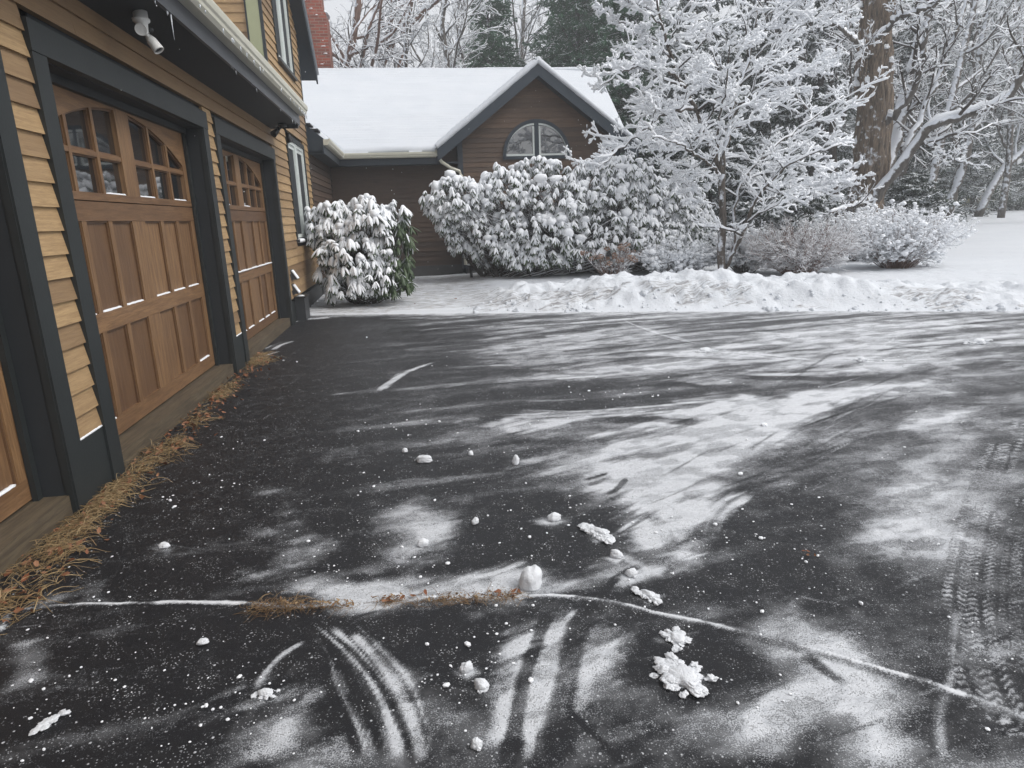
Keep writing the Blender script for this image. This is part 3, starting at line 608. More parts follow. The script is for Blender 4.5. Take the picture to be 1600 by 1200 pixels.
holes = [(a-.14, b+.14 if i < 2 else b+.12, -1, ZH1) for i, (a, b) in enumerate(DOORS)]
g = MB()
def ub(z):                                  # gable outline of the upper storey
    lo, hi = -3.0, 13.4
    if z > 4.55: hi = 11.8+(6.45-z)/.86-.1 if z > 4.7 else 13.4
    if z > 2.92: lo = 10.22
    return lo, min(hi, 13.4)
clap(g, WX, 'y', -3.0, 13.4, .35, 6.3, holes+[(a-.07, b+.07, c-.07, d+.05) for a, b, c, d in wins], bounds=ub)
part(g, 'wall', TAN, lab='tan cedar clapboard wall around the garage doors', attr=True)
g = MB(); clap(g, 10.24, 'x', -4.6, -1.98, 2.9, 6.3)
part(g, 'upper_wall', TAN, lab='tan clapboard wall of the upper storey facing the camera', attr=True)
# solid walls behind the cladding
g = MB()
yy = [-3.0]+[v for d in DOORS for v in d]+[13.36]
for a, b in zip(yy[::2], yy[1::2]): g.box(-2.3, WX-.022, a, b, .0, 2.9)
g.box(-2.3, WX-.022, -3.0, 10.2, 2.27, 2.9)
for a, b in DOORS: g.box(-2.2, WX-.024, a-.001, b+.001, 2.268, 2.6)
g.box(-5, WX-.022, 10.262, 13.36, 2.92, 4.6); g.box(-5, WX-.0225, 10.7, 12.9, 4.602, 5.4)
g.box(-5, -2.302, -3, 13.36, 0, 2.9)
part(g, 'inner_wall', SOFFIT)
# pier bases and foundation
for a, b, c_, z_ in ((3.54, 3.82, .018, .345), (6.72, 7.00, .018, .345), (9.89, 13.38, .012, .30), (-3, .66, .018, .345)):
    g = MB(); g.box(WX-.02, WX+c_, a, b, -.02, z_); part(g, 'base_board', TRIM)
for a in (3.545, 6.725):
    k = 16; P = np.stack([np.full(k, -1.785), np.linspace(a, a+.27, k), np.full(k, .35)], 1)[None]; g = MB(); g.tubes(P, (.007+.004*rng.random(k))[None], 6, squash=.8); part(g, 'ledge_snow', SNOWF, smooth_=True)
# door casings (header + legs) and reveals
for i, (a, b) in enumerate(DOORS):
    g = MB(); r = .14 if i < 2 else .12; l = .14
    x1 = WX+.032
    g.box(WX-.02, x1, a-l, a, .0, ZH0); g.box(WX-.02, x1, b, b+r, .0, ZH0); g.box(WX-.02, x1+.004, a-l-.004, b+r+.004, ZH0+.002, ZH1)
    g.box(DX-.03, WX-.018, a-.03, a-.002, .0, ZH0); g.box(DX-.03, WX-.018, b+.002, b+.03, .0, ZH0); g.box(DX-.03, WX-.018, a, b, ZH0+.003, ZH0+.03)
    g.box(WX-.01, WX+.022, b-.006, b+.002, .0, ZH0-.003)
    g.box(DX-.004, DX+.035, a+.001, b-.008, ZH0-.05, ZH0)                      # weather stop
    g.box(DX+.003, DX+.03, b-.05, b-.008, .1, ZH0-.052); g.box(DX+.003, DX+.03, a, a+.03, .1, ZH0-.052)
    part(g, 'door_casing', TRIM)
    g = MB(); g.box(DX-.05, WX+.0, a+.002, b-.002, -.05, .112); part(g, 'door_sill', SILLW, attr=True)
# garage doors
def garage_door(a, b, n):
    c = (a+b)/2; hw = (b-a)/2+.03; g = MB(); x1 = DX; x0 = DX-.022; xb = DX-.045
    half = .115
    def zz(d): return 2.205-.285*(abs(d)/1.22)**2.1
    cols = [(half, half+.325), (half+.385, half+.69), (half+.75, half+1.07)]
    sides = [(1, cols), (-1, cols)]
    zb, zt = .125, 2.275
    rails = [(zb, .235, 0), (.785, .905, 0), (1.465, 1.585, 0), (1.590, 1.640, 0)]
    for (r0, r1, mm) in rails:
        g.box(x0-.02, x1+(.002 if r0 == 1.590 else 0), c-hw, c+hw, r0+(.0015 if r0 > .2 else 0), r1, m=1, a=rng.random()*.8+(.3 if r0 > 1.4 else 0))
    for (z0, z1) in ((.235, .785), (.905, 1.465)):              # stiles between the rails
        g.box(x0-.02, x1-.0012, c-half, c+half, z0, z1, a=rng.random()*.4)
        for s, cs in sides:
            ed = [(cs[0][1], cs[1][0]), (cs[1][1], cs[2][0]), (cs[2][1], hw)]
            for p, q in ed: y0, y1 = sorted((c+s*p, c+s*q)); g.box(x0-.02, x1-.0012, y0, y1, z0, z1, a=rng.random()*.4)
            for p, q in cs:                                       # recessed boards with a small bead
                y0, y1 = sorted((c+s*p, c+s*q)); av = rng.random(); g.box(xb, x0, y0, y1, z0, z1, a=av)
                for t0, t1 in ((y0, y0+.010), (y1-.010, y1)): g.box(x0, x0+.012, t0+.0005, t1-.0005, z0, z1, a=.9)
                g.box(x0, x0+.012, y0+.011, y1-.011, z1-.010, z1-.0005, m=1, a=.9)
    # window band: stiles, muntins and arched head
    g.box(x0-.02, x1-.0012, c-half, c+half, 1.641, zt, a=.1)
    for s, cs in sides:
        for p, q, w in ((cs[0][1], cs[1][0], .004), (cs[1][1], cs[2][0], .004)):
            zt2 = zz((p+q)/2)+.02; y0, y1 = sorted((c+s*(p+.012), c+s*(q-.012))); g.box(x0-.02, x1-.004, y0, y1, 1.641, zt2, a=rng.random()*.5)
            y0, y1 = sorted((c+s*p, c+s*q)); g.box(x0-.02, x0+.006, y0, y1, 1.641, zt2, a=.7)
        y0, y1 = sorted((c+s*cs[2][1], c+s*hw)); g.box(x0-.02, x1-.0012, y0, y1, 1.641, zt, a=.2)
        y0, y1 = sorted((c+s*cs[0][0], c+s*cs[2][1])); g.box(x0-.02, x1-.005, y0, y1, 1.865, 1.897, m=1, a=.3); g.box(x0-.019, x0+.005, y0, y1, 1.855, 1.907, m=1, a=.7)
        dd = np.linspace(cs[0][0], cs[2][1], 25)
        for p, q in zip(dd[:-1], dd[1:]):
            zp, zq = zz(p), zz(q); y0, y1 = c+s*p, c+s*q
            if s < 0: y0, y1, zp, zq = y1, y0, zq, zp
            g.hexa([(x0-.02, y0, zp), (x0-.02, y1, zq), (x1-.0012, y1, zq), (x1-.0012, y0, zp), (x0-.02, y0, zt), (x0-.02, y1, zt), (x1-.0012, y1, zt), (x1-.0012, y0, zt)], m=1, a=.15)
            g.hexa([(x0-.02, y0, zp-.014), (x0-.02, y1, zq-.014), (x0+.004, y1, zq-.014), (x0+.004, y0, zp-.014), (x0-.02, y0, zp), (x0-.02, y1, zq), (x0+.004, y1, zq), (x0+.004, y0, zp)], m=1, a=.9)
    door = part(g, 'garage_door', [DOORW, DOORH], attr=True)
    for s in (1, -1):
        w = MB(); y0, y1 = sorted((c+s*half, c+s*(cols[2][1]+.005))); w.box(DX-.042, DX-.034, y0, y1, 1.641, 2.23); part(w, 'window', GLASS, door)
    for z, pr in ((.2365, .8), (.9065, 1), (1.642, .25)):
        for s, cs in sides:
            for p, q in cs:
                if rng.random() > pr: continue
                y0, y1 = sorted((c+s*(p+.012), c+s*(q-.012))); k = 14; t = np.linspace(y0, y1, k); P = np.stack([np.full(k, DX-.012), t, np.full(k, z)], 1)[None]
                sn = MB(); sn.tubes(P, (.011+.004*rng.random(k))[None]*np.minimum(1, np.minimum(np.arange(k), np.arange(k)[::-1])/1.2+.35), 6, squash=.75, m=0); part(sn, 'snow_strip', SNOWF, door, smooth_=True)
    if n == 2:
        k = 40; P = np.stack([np.full(k, DX+.004), np.linspace(c-hw+.1, c+hw-.1, k), np.full(k, .906)], 1)[None]; sn = MB(); sn.tubes(P, (.010+.004*rng.random(k))[None], 6, squash=.7); part(sn, 'snow_strip', SNOWF, door, smooth_=True)
for n, (a, b) in enumerate(DOORS): garage_door(a, b, n)
# corner boards
g = MB(); g.box(WX-.02, WX+.02, 13.35, 13.42, .0, 4.5); part(g, 'corner_board', TRIM)
g = MB(); g.box(-1.975, -1.815, 10.205, 10.26, 2.9, 6.2); part(g, 'corner_board', OLIVE, lab='olive green corner board of the upper storey')
g = MB(); g.box(-1.998, -1.976, 10.20, 10.262, 2.9, 6.2); g.box(-1.814, WX+.022, 10.20, 10.262, 2.9, 6.2); part(g, 'corner_trim', TRIM)
# side windows
def side_window(y0, y1, z0, z1, sash=2):
    g = MB(); f = .07; x = WX+.03
    g.box(WX-.02, x, y0-f, y0, z0-.02, z1+f); g.box(WX-.02, x, y1, y1+f, z0-.02, z1+f); g.box(WX-.02, x+.002, y0, y1, z1, z1+f-.002)
    o = part(g, 'window', TRIM)
    s = MB(); s.box(WX-.02, x+.03, y0-f, y1+f, z0-.07, z0-.0205); part(s, 'window_sill', GREYB, o)
    w = MB(); ym = (y0+y1)/2
    for a, b in ((y0, ym-.035), (ym+.035, y1)):
        t = .055; xf = WX+.012; w.box(WX-.05, xf, a, a+t, z0, z1); w.box(WX-.05, xf, b-t, b, z0, z1); w.box(WX-.05, xf-.001, a+t, b-t, z0, z0+t); w.box(WX-.05, xf-.001, a+t, b-t, z1-t, z1)
        w.box(WX-.05, WX-.006, a+t, a+t+.02, z0+t, z1-t); w.box(WX-.05, WX-.006, b-t-.02, b-t, z0+t, z1-t); w.box(WX-.05, WX-.008, a+t+.02, b-t-.02, z1-t-.06, z1-t)
    w.box(WX-.05, WX+.018, ym-.035, ym+.035, z0, z1); part(w, 'window_frame', WHITEF, o)
    q = MB(); q.box(WX-.04, WX-.03, y0, y1, z0, z1); part(q, 'pane', GLASS, o); return o
for w in wins: side_window(*w)
g = MB(); k = 20; P = np.stack([np.full(k, WX+.035), np.linspace(11.04, 11.5, k), np.full(k, 1.155)], 1)[None]; g.tubes(P, (.035+.01*rng.random(k))[None], 7, squash=.8); part(g, 'sill_snow', SNOWF, smooth_=True)
# garage skirt roof, soffit, fascia, gutter
g = MB()
zE = 2.985
g.hexa([(-1.44, -3, zE-.05), (-1.44, 10.0, zE-.05), (-4.6, 10.0, zE+1.35), (-4.6, -3, zE+1.35), (-1.44, -3, zE), (-1.44, 10.0, zE), (-4.6, 10.0, zE+1.4), (-4.6, -3, zE+1.4)])
roofg = part(g, 'garage_roof', SHINGLE)
g = MB(); g.hexa([(-1.80, -3, 2.69), (-1.80, 9.93, 2.69), (-1.43, 9.93, 2.75), (-1.43, -3, 2.75), (-1.80, -3, 2.72), (-1.80, 9.93, 2.72), (-1.43, 9.93, 2.78), (-1.43, -3, 2.78)]); g.box(-1.82, -1.43, 9.93, 9.985, 2.69, 3.0)
part(g, 'soffit', SOFFIT)
g = MB(); g.box(-1.43, -1.405, -3, 10.0, 2.73, 2.93); part(g, 'fascia', m_plain('grey_fascia', (.07, .075, .085), .45, 5, .001, .1))
def gutter(p0, p1, outv, name='gutter', mats=GUTTER, par=None):
    p0 = np.array(p0, float); p1 = np.array(p1, float); o = np.array(outv, float); u = np.array([0, 0, 1.])
    prof = [(0, 0), (.015, 0), (.075, .0), (.10, .025), (.105, .05), (.118, .065), (.125, .10), (.125, .118), (.108, .118), (.108, .10), (.0, .10)]
    n = len(prof); V = [p0+o*a+u*b for a, b in prof]+[p1+o*a+u*b for a, b in prof]; gg = MB()
    Q = [(i, (i+1) % n, n+(i+1) % n, n+i) for i in range(n)]; gg.add(V, Q)
    gg.add(V, T=[(0, i, i+1) for i in range(1, n-1)]+[(n, n+i+1, n+i) for i in range(1, n-1)]); return gg
gut = part(gutter((-1.404, -3, 2.855), (-1.404, 10.0, 2.855), (1, 0, 0)), 'gutter', GUTTER)
def snow_slab(g, P00, P10, P11, P01, th, nu, nv, seed=0, rough=.25, rounded=.12, m=0):
    # blanket of snow on a sloped quad: P00-P10 along the eave, P01/P11 at the ridge
    P00, P10, P11, P01 = map(lambda p: np.array(p, float), (P00, P10, P11, P01)); u, v = np.meshgrid(np.linspace(0, 1, nu), np.linspace(0, 1, nv))
    L = np.linalg.norm(P10-P00); Hh = np.linalg.norm(P01-P00); B = P00*((1-u)*(1-v))[..., None]+P10*(u*(1-v))[..., None]+P11*(u*v)[..., None]+P01*((1-u)*v)[..., None]
    e = np.minimum(np.minimum(u, 1-u)*L, np.minimum(v, 1-v)*Hh); t = th*np.sqrt(np.clip(e/rounded, 0, 1))*(1+rough*(2*fbm(u*L*1.4+seed, v*Hh*2.5, 4)-1)+.16*np.sin(v*Hh/.14*2*PI)*fbm(u*L*.6, v*Hh, 2)+.22*(fbm(u*L*.5+seed, v*Hh*.7, 2)-.5))
    nrm = np.cross(P10-P00, P01-P00); nrm /= np.linalg.norm(nrm); nrm *= np.sign(nrm[2]); T = B+nrm*t[..., None]; T[..., 2] += .002
    wob = (vnoise(u*L*3+seed, v*0+seed)-.5)*.05*(1-smooth(0, .1, v)); dn = (P00-P01)/Hh; T += dn*wob[..., None]
    i = np.arange(nv-1)[:, None]*nu+np.arange(nu-1)[None]; Qd = np.stack([i, i+1, i+nu+1, i+nu], -1).reshape(-1, 4)
    n = nu*nv; g.add(np.concatenate([T.reshape(-1, 3), (B-nrm*.004).reshape(-1, 3)]), np.concatenate([Qd, Qd[:, ::-1]+n, [(a, a+1, a+1+n, a+n) for a in range(nu-1)]]), m=m)
g = MB()
snow_slab(g, (-1.345, -3, zE-.01), (-1.345, 9.97, zE-.01), (-4.6, 9.97, zE+1.40), (-4.6, -3, zE+1.40), .075, 400, 30, 3, .35)
part(g, 'roof_snow', SNOW, roofg, smooth_=True)
g = MB(); k = 400; P = np.stack([np.full(k, -1.345), np.linspace(-3, 9.92, k), np.full(k, zE+.005)], 1); g.tubes(P[None], (.034*(.6+.8*fbm(P[:, 1]*3, P[:, 0], 3)))[None], 8, squash=.9); part(g, 'gutter_snow', SNOWF, roofg, smooth_=True)
for i in range(46):
    y = [3.9, 4.35, 4.42, 4.9, 5.3, 5.75][i] if i < 6 else (rng.uniform(4.6, 9.95) if i < 34 else rng.uniform(9.2, 9.98)); L = rng.uniform(.02, .07)*(1.8 if i in (1,) else 1)
    x = -1.30 if i % 3 else -1.415; zt = 2.862 if i % 3 else 2.735; L *= 1 if i % 3 else .7
    if i == 3: x, zt, L = -1.415, 2.735, .16
    g = MB(); g.tubes(np.array([[(x, y, zt), (x, y, zt-L*.5), (x+.002, y, zt-L)]]), np.array([[.006, .0035, .0008]]), 6); part(g, 'icicle', ICE, gut, smooth_=True)
# upper gable roof
g = MB(); xo, xi = -1.60, -5.0; s = .865; rY, rZ = 11.8, 6.25
g.hexa([(xi, rY, rZ-.16), (xo, rY, rZ-.16), (xo, 14.14, 4.09), (xi, 14.14, 4.09), (xi, rY, rZ), (xo, rY, rZ), (xo, 14.14, 4.21), (xi, 14.14, 4.21)])
g.hexa([(xi, 9.9, 5.3), (xo, 9.9, 5.3), (xo, rY-.001, rZ-.16), (xi, rY-.001, rZ-.16), (xi, 9.9, 5.42), (xo, 9.9, 5.42), (xo, rY-.001, rZ), (xi, rY-.001, rZ)])
up = part(g, 'upper_roof', TRIMB)
g = MB(); g.hexa([(xo+.001, rY, rZ-.21), (xo+.03, rY, rZ-.21), (xo+.03, 14.16, 4.03), (xo+.001, 14.16, 4.03), (xo+.001, rY, rZ+.01), (xo+.03, rY, rZ+.01), (xo+.03, 14.16, 4.22), (xo+.001, 14.16, 4.22)]); part(g, 'rake_board', TRIMB, up)
g = MB(); snow_slab(g, (xo+.06, 14.20, 4.20), (xi, 14.20, 4.20), (xi, rY, rZ+.005), (xo+.06, rY, rZ+.005), .09, 60, 40, 9); part(g, 'roof_snow', SNOW, up, smooth_=True)

# ---- low wing
YE, ZEV, YR, ZR = 16.40, 2.96, 19.5, 5.32        # eave and ridge of the wing
sl = (ZR-ZEV)/(YR-YE)
WY = 16.90; GY = 16.62
g = MB(); clap(g, WY, 'x', -1.78, 1.27, .30, 3.1, lap=.118); part(g, 'wing_wall', BROWN, lab='dark brown clapboard wall under the low eave', attr=True)
g = MB(); clap(g, -1.80, 'y', 13.42, 16.88, .30, 3.2); part(g, 'link_wall', BROWN, attr=True)
PX, PZ = 3.17, 4.70                               # apex of the gable wall
def gb(z): 
    return (PX-(PZ-z)/.755, PX+(PZ-z)/.755)
WR = .80; WZ = 2.84
g = MB()
# gable cladding with the half-round opening cut out course by course
z = .30
while z < PZ-.05:
    zt = min(z+.110, PZ-.02); lo, hi = gb(zt); lo = max(lo, 1.36); hi = min(hi, 5.15)
    segs = [(lo, hi, z)]
    if zt > WZ-.1 and z < WZ+WR+.02:
        rr_ = WR+.01; segs = [(lo, PX-rr_, z), (PX+rr_, hi, z)]; xx = np.linspace(PX-rr_, PX+rr_, 65)
        for p, q in zip(xx[:-1], xx[1:]):
            zc = WZ+math.sqrt(max(0, rr_**2-((p+q)/2-PX)**2)); 
            if z < WZ-.07: segs.append((p, q, z)) if zt < WZ else None
            elif zc < zt-.004: segs.append((max(p, lo), min(q, hi), max(z, zc)))
    ck = rng.random()**2
    for p, q, zz_ in segs:
        if q > p+.001: f_ = .016-.014*(zz_-z)/(zt-z); g.hexa([(p, GY+.02, zz_), (p, GY-f_, zz_), (q, GY-f_, zz_), (q, GY+.02, zz_), (p, GY+.02, zt+.006), (p, GY-.002, zt+.006), (q, GY-.002, zt+.006), (q, GY+.02, zt+.006)], a=ck)
    z = zt
part(g, 'gable_wall', m_wood('brown_gable_clapboard', (.105, .063, .040), (.165, .103, .063), (.045, .03, .022), (1.2, 1.5, 20)), lab='brown clapboard gable wall with half-round window', attr=True)
g = MB(); g.box(-1.8, 5.2, WY+.022, YR+3, 0, 2.95); g.box(1.30, 5.2, GY+.022, WY+.5, 0, 2.9)
g.add([(1.3, GY+.03, 2.88), (5.2, GY+.03, 2.88), (PX, GY+.03, PZ+.05), (1.3, GY+.3, 2.88), (5.2, GY+.3, 2.88), (PX, GY+.3, PZ+.05)], T=[(0, 1, 2), (3, 5, 4)]); part(g, 'inner_wall', SOFFIT)
g = MB(); g.box(1.24, 1.36, GY-.03, WY+.02, .2, 3.2); part(g, 'corner_board', TRIMB); g = MB(); g.box(5.15, 5.27, GY-.03, GY+.3, .2, 3.1); part(g, 'corner_board', TRIMB)
g = MB(); g.box(-1.79, 1.24, WY-.03, WY+.02, -.05, .30); g.box(1.36, 5.2, GY-.03, GY+.02, -.05, .30); g.box(-1.82, -1.77, 13.42, WY-.03, -.05, .30); part(g, 'foundation', CONC)
# half-round window
t = np.linspace(0, PI, 33)
def arc_band(g, r0, r1, y0, y1, cx=PX, cz=WZ, t=t, m=0):
    for a, b in zip(t[:-1], t[1:]):
        P = lambda r, q, y: (cx+r*math.cos(q), y, cz+r*math.sin(q))
        g.hexa([P(r0, a, y0), P(r0, b, y0), P(r0, b, y1), P(r0, a, y1), P(r1, a, y0), P(r1, b, y0), P(r1, b, y1), P(r1, a, y1)], m=m)
g = MB(); arc_band(g, WR-.045, WR+.035, GY-.045, GY+.03); g.box(PX-WR-.035, PX+WR+.035, GY-.048, GY+.03, WZ-.075, WZ-.001); g.box(PX-.05, PX+.05, GY-.042, GY+.03, WZ, WZ+WR-.03)
hw = part(g, 'half_round_window', TRIMB)
for sgn in (1, -1):
    g = MB(); cx = PX+sgn*.055; tt = np.linspace(0, PI/2, 18) if sgn > 0 else np.linspace(PI/2, PI, 18); R = WR-.105
    arc_band(g, R, R+.04, GY-.034, GY+.03, cx, WZ+.006, tt); x0, x1 = sorted((cx, cx+sgn*(R+.04))); g.box(x0, x1, GY-.036, GY+.03, WZ+.001, WZ+.045)
    x0, x1 = sorted((cx, cx+sgn*.042)); g.box(x0, x1, GY-.032, GY+.03, WZ+.046, WZ+R-.02); part(g, 'window_frame', WHITEF, hw)
g = MB(); n = 33; V = [(PX, GY+.005, WZ)]+[(PX+(WR-.06)*math.cos(a), GY+.005, WZ+(WR-.06)*math.sin(a)) for a in t]; g.add(V, T=[(0, i, i+1) for i in range(1, n)]); part(g, 'pane', GLASS, hw)
# roofs of the wing
g = MB(); XR = 5.50
def slab(g, pts, th):
    P = [(x, y, z-th) for x, y, z in pts]+list(pts); g.hexa(P)
# valley: link roof (rising to -x) meets the main slope along the 45 degree line
slL = .9
slab(g, [(-1.5, YE, ZEV), (.80, YE, ZEV), (PX+.8, YR, ZR), (-4.6, YR, ZR)], .12); slab(g, [(5.42, YE, ZEV), (XR, YE, ZEV), (XR, YR, ZR-.001), (PX-.8, YR, ZR-.001)], .12); slab(g, [(-1.5, 13.46, ZEV), (-1.5, YE, ZEV), (-4.6, YR, ZR), (-4.6, 13.46, ZR)], .12)
slab(g, [(XR, YR+3.1, ZEV), (-6, YR+3.1, ZEV), (-6, YR+.001, ZR), (XR, YR+.001, ZR)], .12)
wr = part(g, 'wing_roof', TRIMB)
g = MB(); GF = 16.22; pz = 4.86; hwid = 2.40; zl = pz-hwid*.755
for sgn in (1, -1):
    slab(g, [(PX+sgn*hwid, GF, zl), (PX, GF, pz), (PX, 19.0, pz), (PX+sgn*hwid, 19.0, zl)] if sgn < 0 else [(PX, GF, pz-.001), (PX+hwid, GF, zl-.001), (PX+hwid, 19.0, zl-.001), (PX, 19.0, pz-.001)], .10)
gr = part(g, 'gable_roof', TRIMB)
g = MB(); fw = .30
for sgn in (1, -1):
    P = [(PX, pz), (PX+sgn*(hwid+.03), pz-(hwid+.03)*.755), (PX+sgn*(hwid+.03), pz-(hwid+.03)*.755-fw), (PX, pz-fw)]
    if sgn > 0: g.hexa([(P[3][0], GF-.03, P[3][1]), (P[2][0], GF-.03, P[2][1]), (P[2][0], GF-.002, P[2][1]), (P[3][0], GF-.002, P[3][1]), (P[0][0], GF-.03, P[0][1]), (P[1][0], GF-.03, P[1][1]), (P[1][0], GF-.002, P[1][1]), (P[0][0], GF-.002, P[0][1])])
    else: g.hexa([(P[2][0], GF-.031, P[2][1]), (P[3][0], GF-.031, P[3][1]), (P[3][0], GF-.002, P[3][1]), (P[2][0], GF-.002, P[2][1]), (P[1][0], GF-.031, P[1][1]), (P[0][0], GF-.031, P[0][1]), (P[0][0], GF-.002, P[0][1]), (P[1][0], GF-.002, P[1][1])])
part(g, 'rake_board', TRIMB, gr)
g = MB()     # boxed soffit under the gable overhang
for sgn in (1, -1):
    a = (PX, pz-.26); b = (PX+sgn*hwid, pz-hwid*.755-.26)
    q = [(a[0], GF-.002, a[1]), (b[0], GF-.002, b[1]), (b[0], GY+.01, b[1]), (a[0], GY+.01, a[1])]
    g.add(q+[(x, y, z+.02) for x, y, z in q], [(0, 1, 2, 3), (4, 7, 6, 5), (0, 4, 5, 1), (2, 6, 7, 3), (1, 5, 6, 2)])
part(g, 'soffit', TRIMB, gr)
g = MB()
snow_slab(g, (-1.43, YE-.10, ZEV-.05), (.80, YE-.10, ZEV-.05), (PX+.9, YR, ZR+.0), (-4.6, YR, ZR+.0), .12, 220, 90, 1, .2)
snow_slab(g, (5.42, YE-.10, ZEV-.05), (XR+.03, YE-.10, ZEV-.05), (XR+.03, YR, ZR+.0), (PX-.9, YR, ZR+.0), .12, 120, 90, 1, .2)
snow_slab(g, (-1.43, 13.75, ZEV-.05), (-1.43, YE+.02, ZEV-.05), (-4.6, YR, ZR), (-4.6, 13.75, ZR), .09, 90, 60, 5, .3)
k = 160; P = np.stack([np.linspace(-4.6, XR, k), np.full(k, YR), np.full(k, ZR+.03)], 1); g.tubes(P[None], (.085*(.75+.5*fbm(P[:, 0]*1.6, P[:, 1], 4)))[None], 8, squash=.8)
part(g, 'roof_snow', SNOW, wr, smooth_=True)
g = MB()
snow_slab(g, (PX-hwid-.06, GF-.06, zl-.03), (PX-hwid-.06, 18.9, zl-.03), (PX, 18.9, pz+.02), (PX, GF-.06, pz+.02), .10, 60, 60, 2, .2)
snow_slab(g, (PX+hwid+.06, GF-.06, zl-.03), (PX+hwid+.06, 18.9, zl-.03), (PX, 18.9, pz+.02), (PX, GF-.06, pz+.02), .10, 60, 60, 6, .2)
k = 60; P = np.stack([np.full(k, PX), np.linspace(GF-.07, 19, k), np.full(k, pz+.04)], 1); g.tubes(P[None], (.075*(.85+.3*fbm(P[:, 1]*1.6, P[:, 0], 4)))[None], 10, squash=.9)
for sgn in (1, -1):
    k = 90; d = np.linspace(0, hwid+.05, k); P = np.stack([PX+sgn*d, np.full(k, GF-.02), pz-d*.755+.035], 1); g.tubes(P[None], (.062*(.8+.4*fbm(d*3, d*0+sgn, 4)))[None], 8)
part(g, 'roof_snow', SNOW, gr, smooth_=True)
gut2 = part(gutter((-1.49, YE-.005, ZEV-.125), (.72, YE-.005, ZEV-.125), (0, -1, 0)), 'gutter', GUTTER)
part(gutter((-1.50, YE-.01, ZEV-.125), (-1.50, 13.4, ZEV-.125), (1, 0, 0)), 'gutter', GUTTER)
g = MB(); g.box(-1.53, -1.502, 13.40, YE, ZEV-.27, ZEV-.12); g.box(-1.50, .75, YE+.0, YE+.02, ZEV-.27, ZEV-.12); g.box(-1.81, -1.535, 13.43, WY, ZEV-.26, ZEV-.23); g.box(-1.79, 1.24, YE+.025, WY-.02, ZEV-.26, ZEV-.23)
g.add([(-1.80, 13.43, ZEV-.28), (-1.50, 13.43, ZEV-.28), (-1.50, 13.43, ZEV), (-1.80, 13.43, ZEV+.24)], [(0, 1, 2, 3)]); part(g, 'eave_board', TRIMB)
g = MB(); P = np.array([[(.78, YE-.06, ZEV-.04), (.79, YE-.07, ZEV-.16), (.84, YE-.05, ZEV-.24), (1.05, YE+.1, ZEV-.36), (1.26, YE+.16, ZEV-.44), (1.30, YE+.17, ZEV-.54), (1.30, YE+.17, .3)]]); g.tubes(P, np.full((1, 7), .042), 8); g.box(.70, .83, YE-.13, YE-.0, ZEV-.10, ZEV+.02); part(g, 'downspout', GUTTER)
# exposed shingle courses where the upper eave shelters the link roof
g = MB()
for i in range(11):
    y = 13.5; zt = ZEV+.16+i*.10; x = -1.5-(zt-ZEV)/.761-.0
    g.box(x-.02, x+.13, 13.44, 13.74+.16*rng.random()+.035*i, zt-.02, zt+.012)
part(g, 'shingle', SHINGLE, wr)
# chimney
g = MB(); cx0, cx1 = -2.75, -1.84
g.box(cx0, cx1, 20.0, 20.8, 4.2, 6.85); g.hexa([(cx0, 20.0, 6.85), (cx1, 20.0, 6.85), (cx1, 20.8, 6.85), (cx0, 20.8, 6.85), (cx0+.1, 20.05, 7.0), (cx1-.1, 20.05, 7.0), (cx1-.1, 20.75, 7.0), (cx0+.1, 20.75, 7.0)]); g.box(cx0+.1, cx1-.1, 20.05, 20.75, 7.0, 8.4)
ch = part(g, 'chimney', BRICK, lab='red brick chimney behind the wing')
for i in range(12):
    g = MB(); V, T = lump(None, rng.uniform(.03, .07), .02, .014, i*2.3); g.add(V+np.array([rng.uniform(cx0+.1, cx1-.04), 19.998, rng.uniform(4.9, 7.2)]), T=T); part(g, 'chimney_snow', SNOWF, ch, smooth_=True)
g = MB(); V, T = lump(None, .10, .35, .05, 77); g.add(V+np.array([cx1-.05, 20.4, 6.9]), T=T); part(g, 'chimney_snow', SNOWF, ch, smooth_=True)

# ---- fixtures on the wall
def ring(g, prof, c, ax, n=20, m=0):      # lathe: profile (t along ax, r)
    ax = np.array(ax, float); ax /= np.linalg.norm(ax); s = np.cross(ax, [0, 0, 1.0]) if abs(ax[2]) < .9 else np.cross(ax, [0, 1.0, 0]); s /= np.linalg.norm(s); u = np.cross(s, ax); c = np.array(c, float)
    t = np.arange(n)*2*PI/n; V = [c+ax*p+r*(s*math.cos(q)+u*math.sin(q)) for p, r in prof for q in t]; k = len(prof)
    Q = [(i*n+j, i*n+(j+1) % n, (i+1)*n+(j+1) % n, (i+1)*n+j) for i in range(k-1) for j in range(n)]; g.add(V, Q)
sl0 = A(231, 22, 4.7)
sec = empty('security_light', (-1.58, 4.85, 2.73)); c0 = np.array([-1.58, 4.85, 2.73])
tag(sec, 'white twin-head security light hanging from the dark soffit above the first full garage door', 'security light')
def sub(mb, name, mats, par, **k): o = mb.build(name, mats, **k); under(par, o); return o
g = MB(); ring(g, [(0, 0.001), (0, .052), (-.05, .054), (-.055, .064), (-.075, .062), (-.085, .045), (-.15, .040), (-.17, .03), (-.175, .001)], c0, (0, 0, 1)); sub(g, 'housing', WHITEP, sec, smooth_=True)
def head(c, d, r, L):
    d = np.array(d, float); d /= np.linalg.norm(d); g = MB(); ring(g, [(-L*.55, .001), (-L*.5, r*.55), (-L*.2, r*.9), (L*.4, r), (L*.5, r), (L*.5, r*.9), (L*.42, r*.86)], c, d); o = sub(g, 'lamp_head', WHITEP, sec, smooth_=True)
    q = MB(); ring(q, [(L*.43, .001), (L*.43, r*.87)], c, d); return q
q = head(c0+(.015, -.075, -.145), (.25, -1, -.35), .043, .10); sub(q, 'lens', WHITEP, sec)
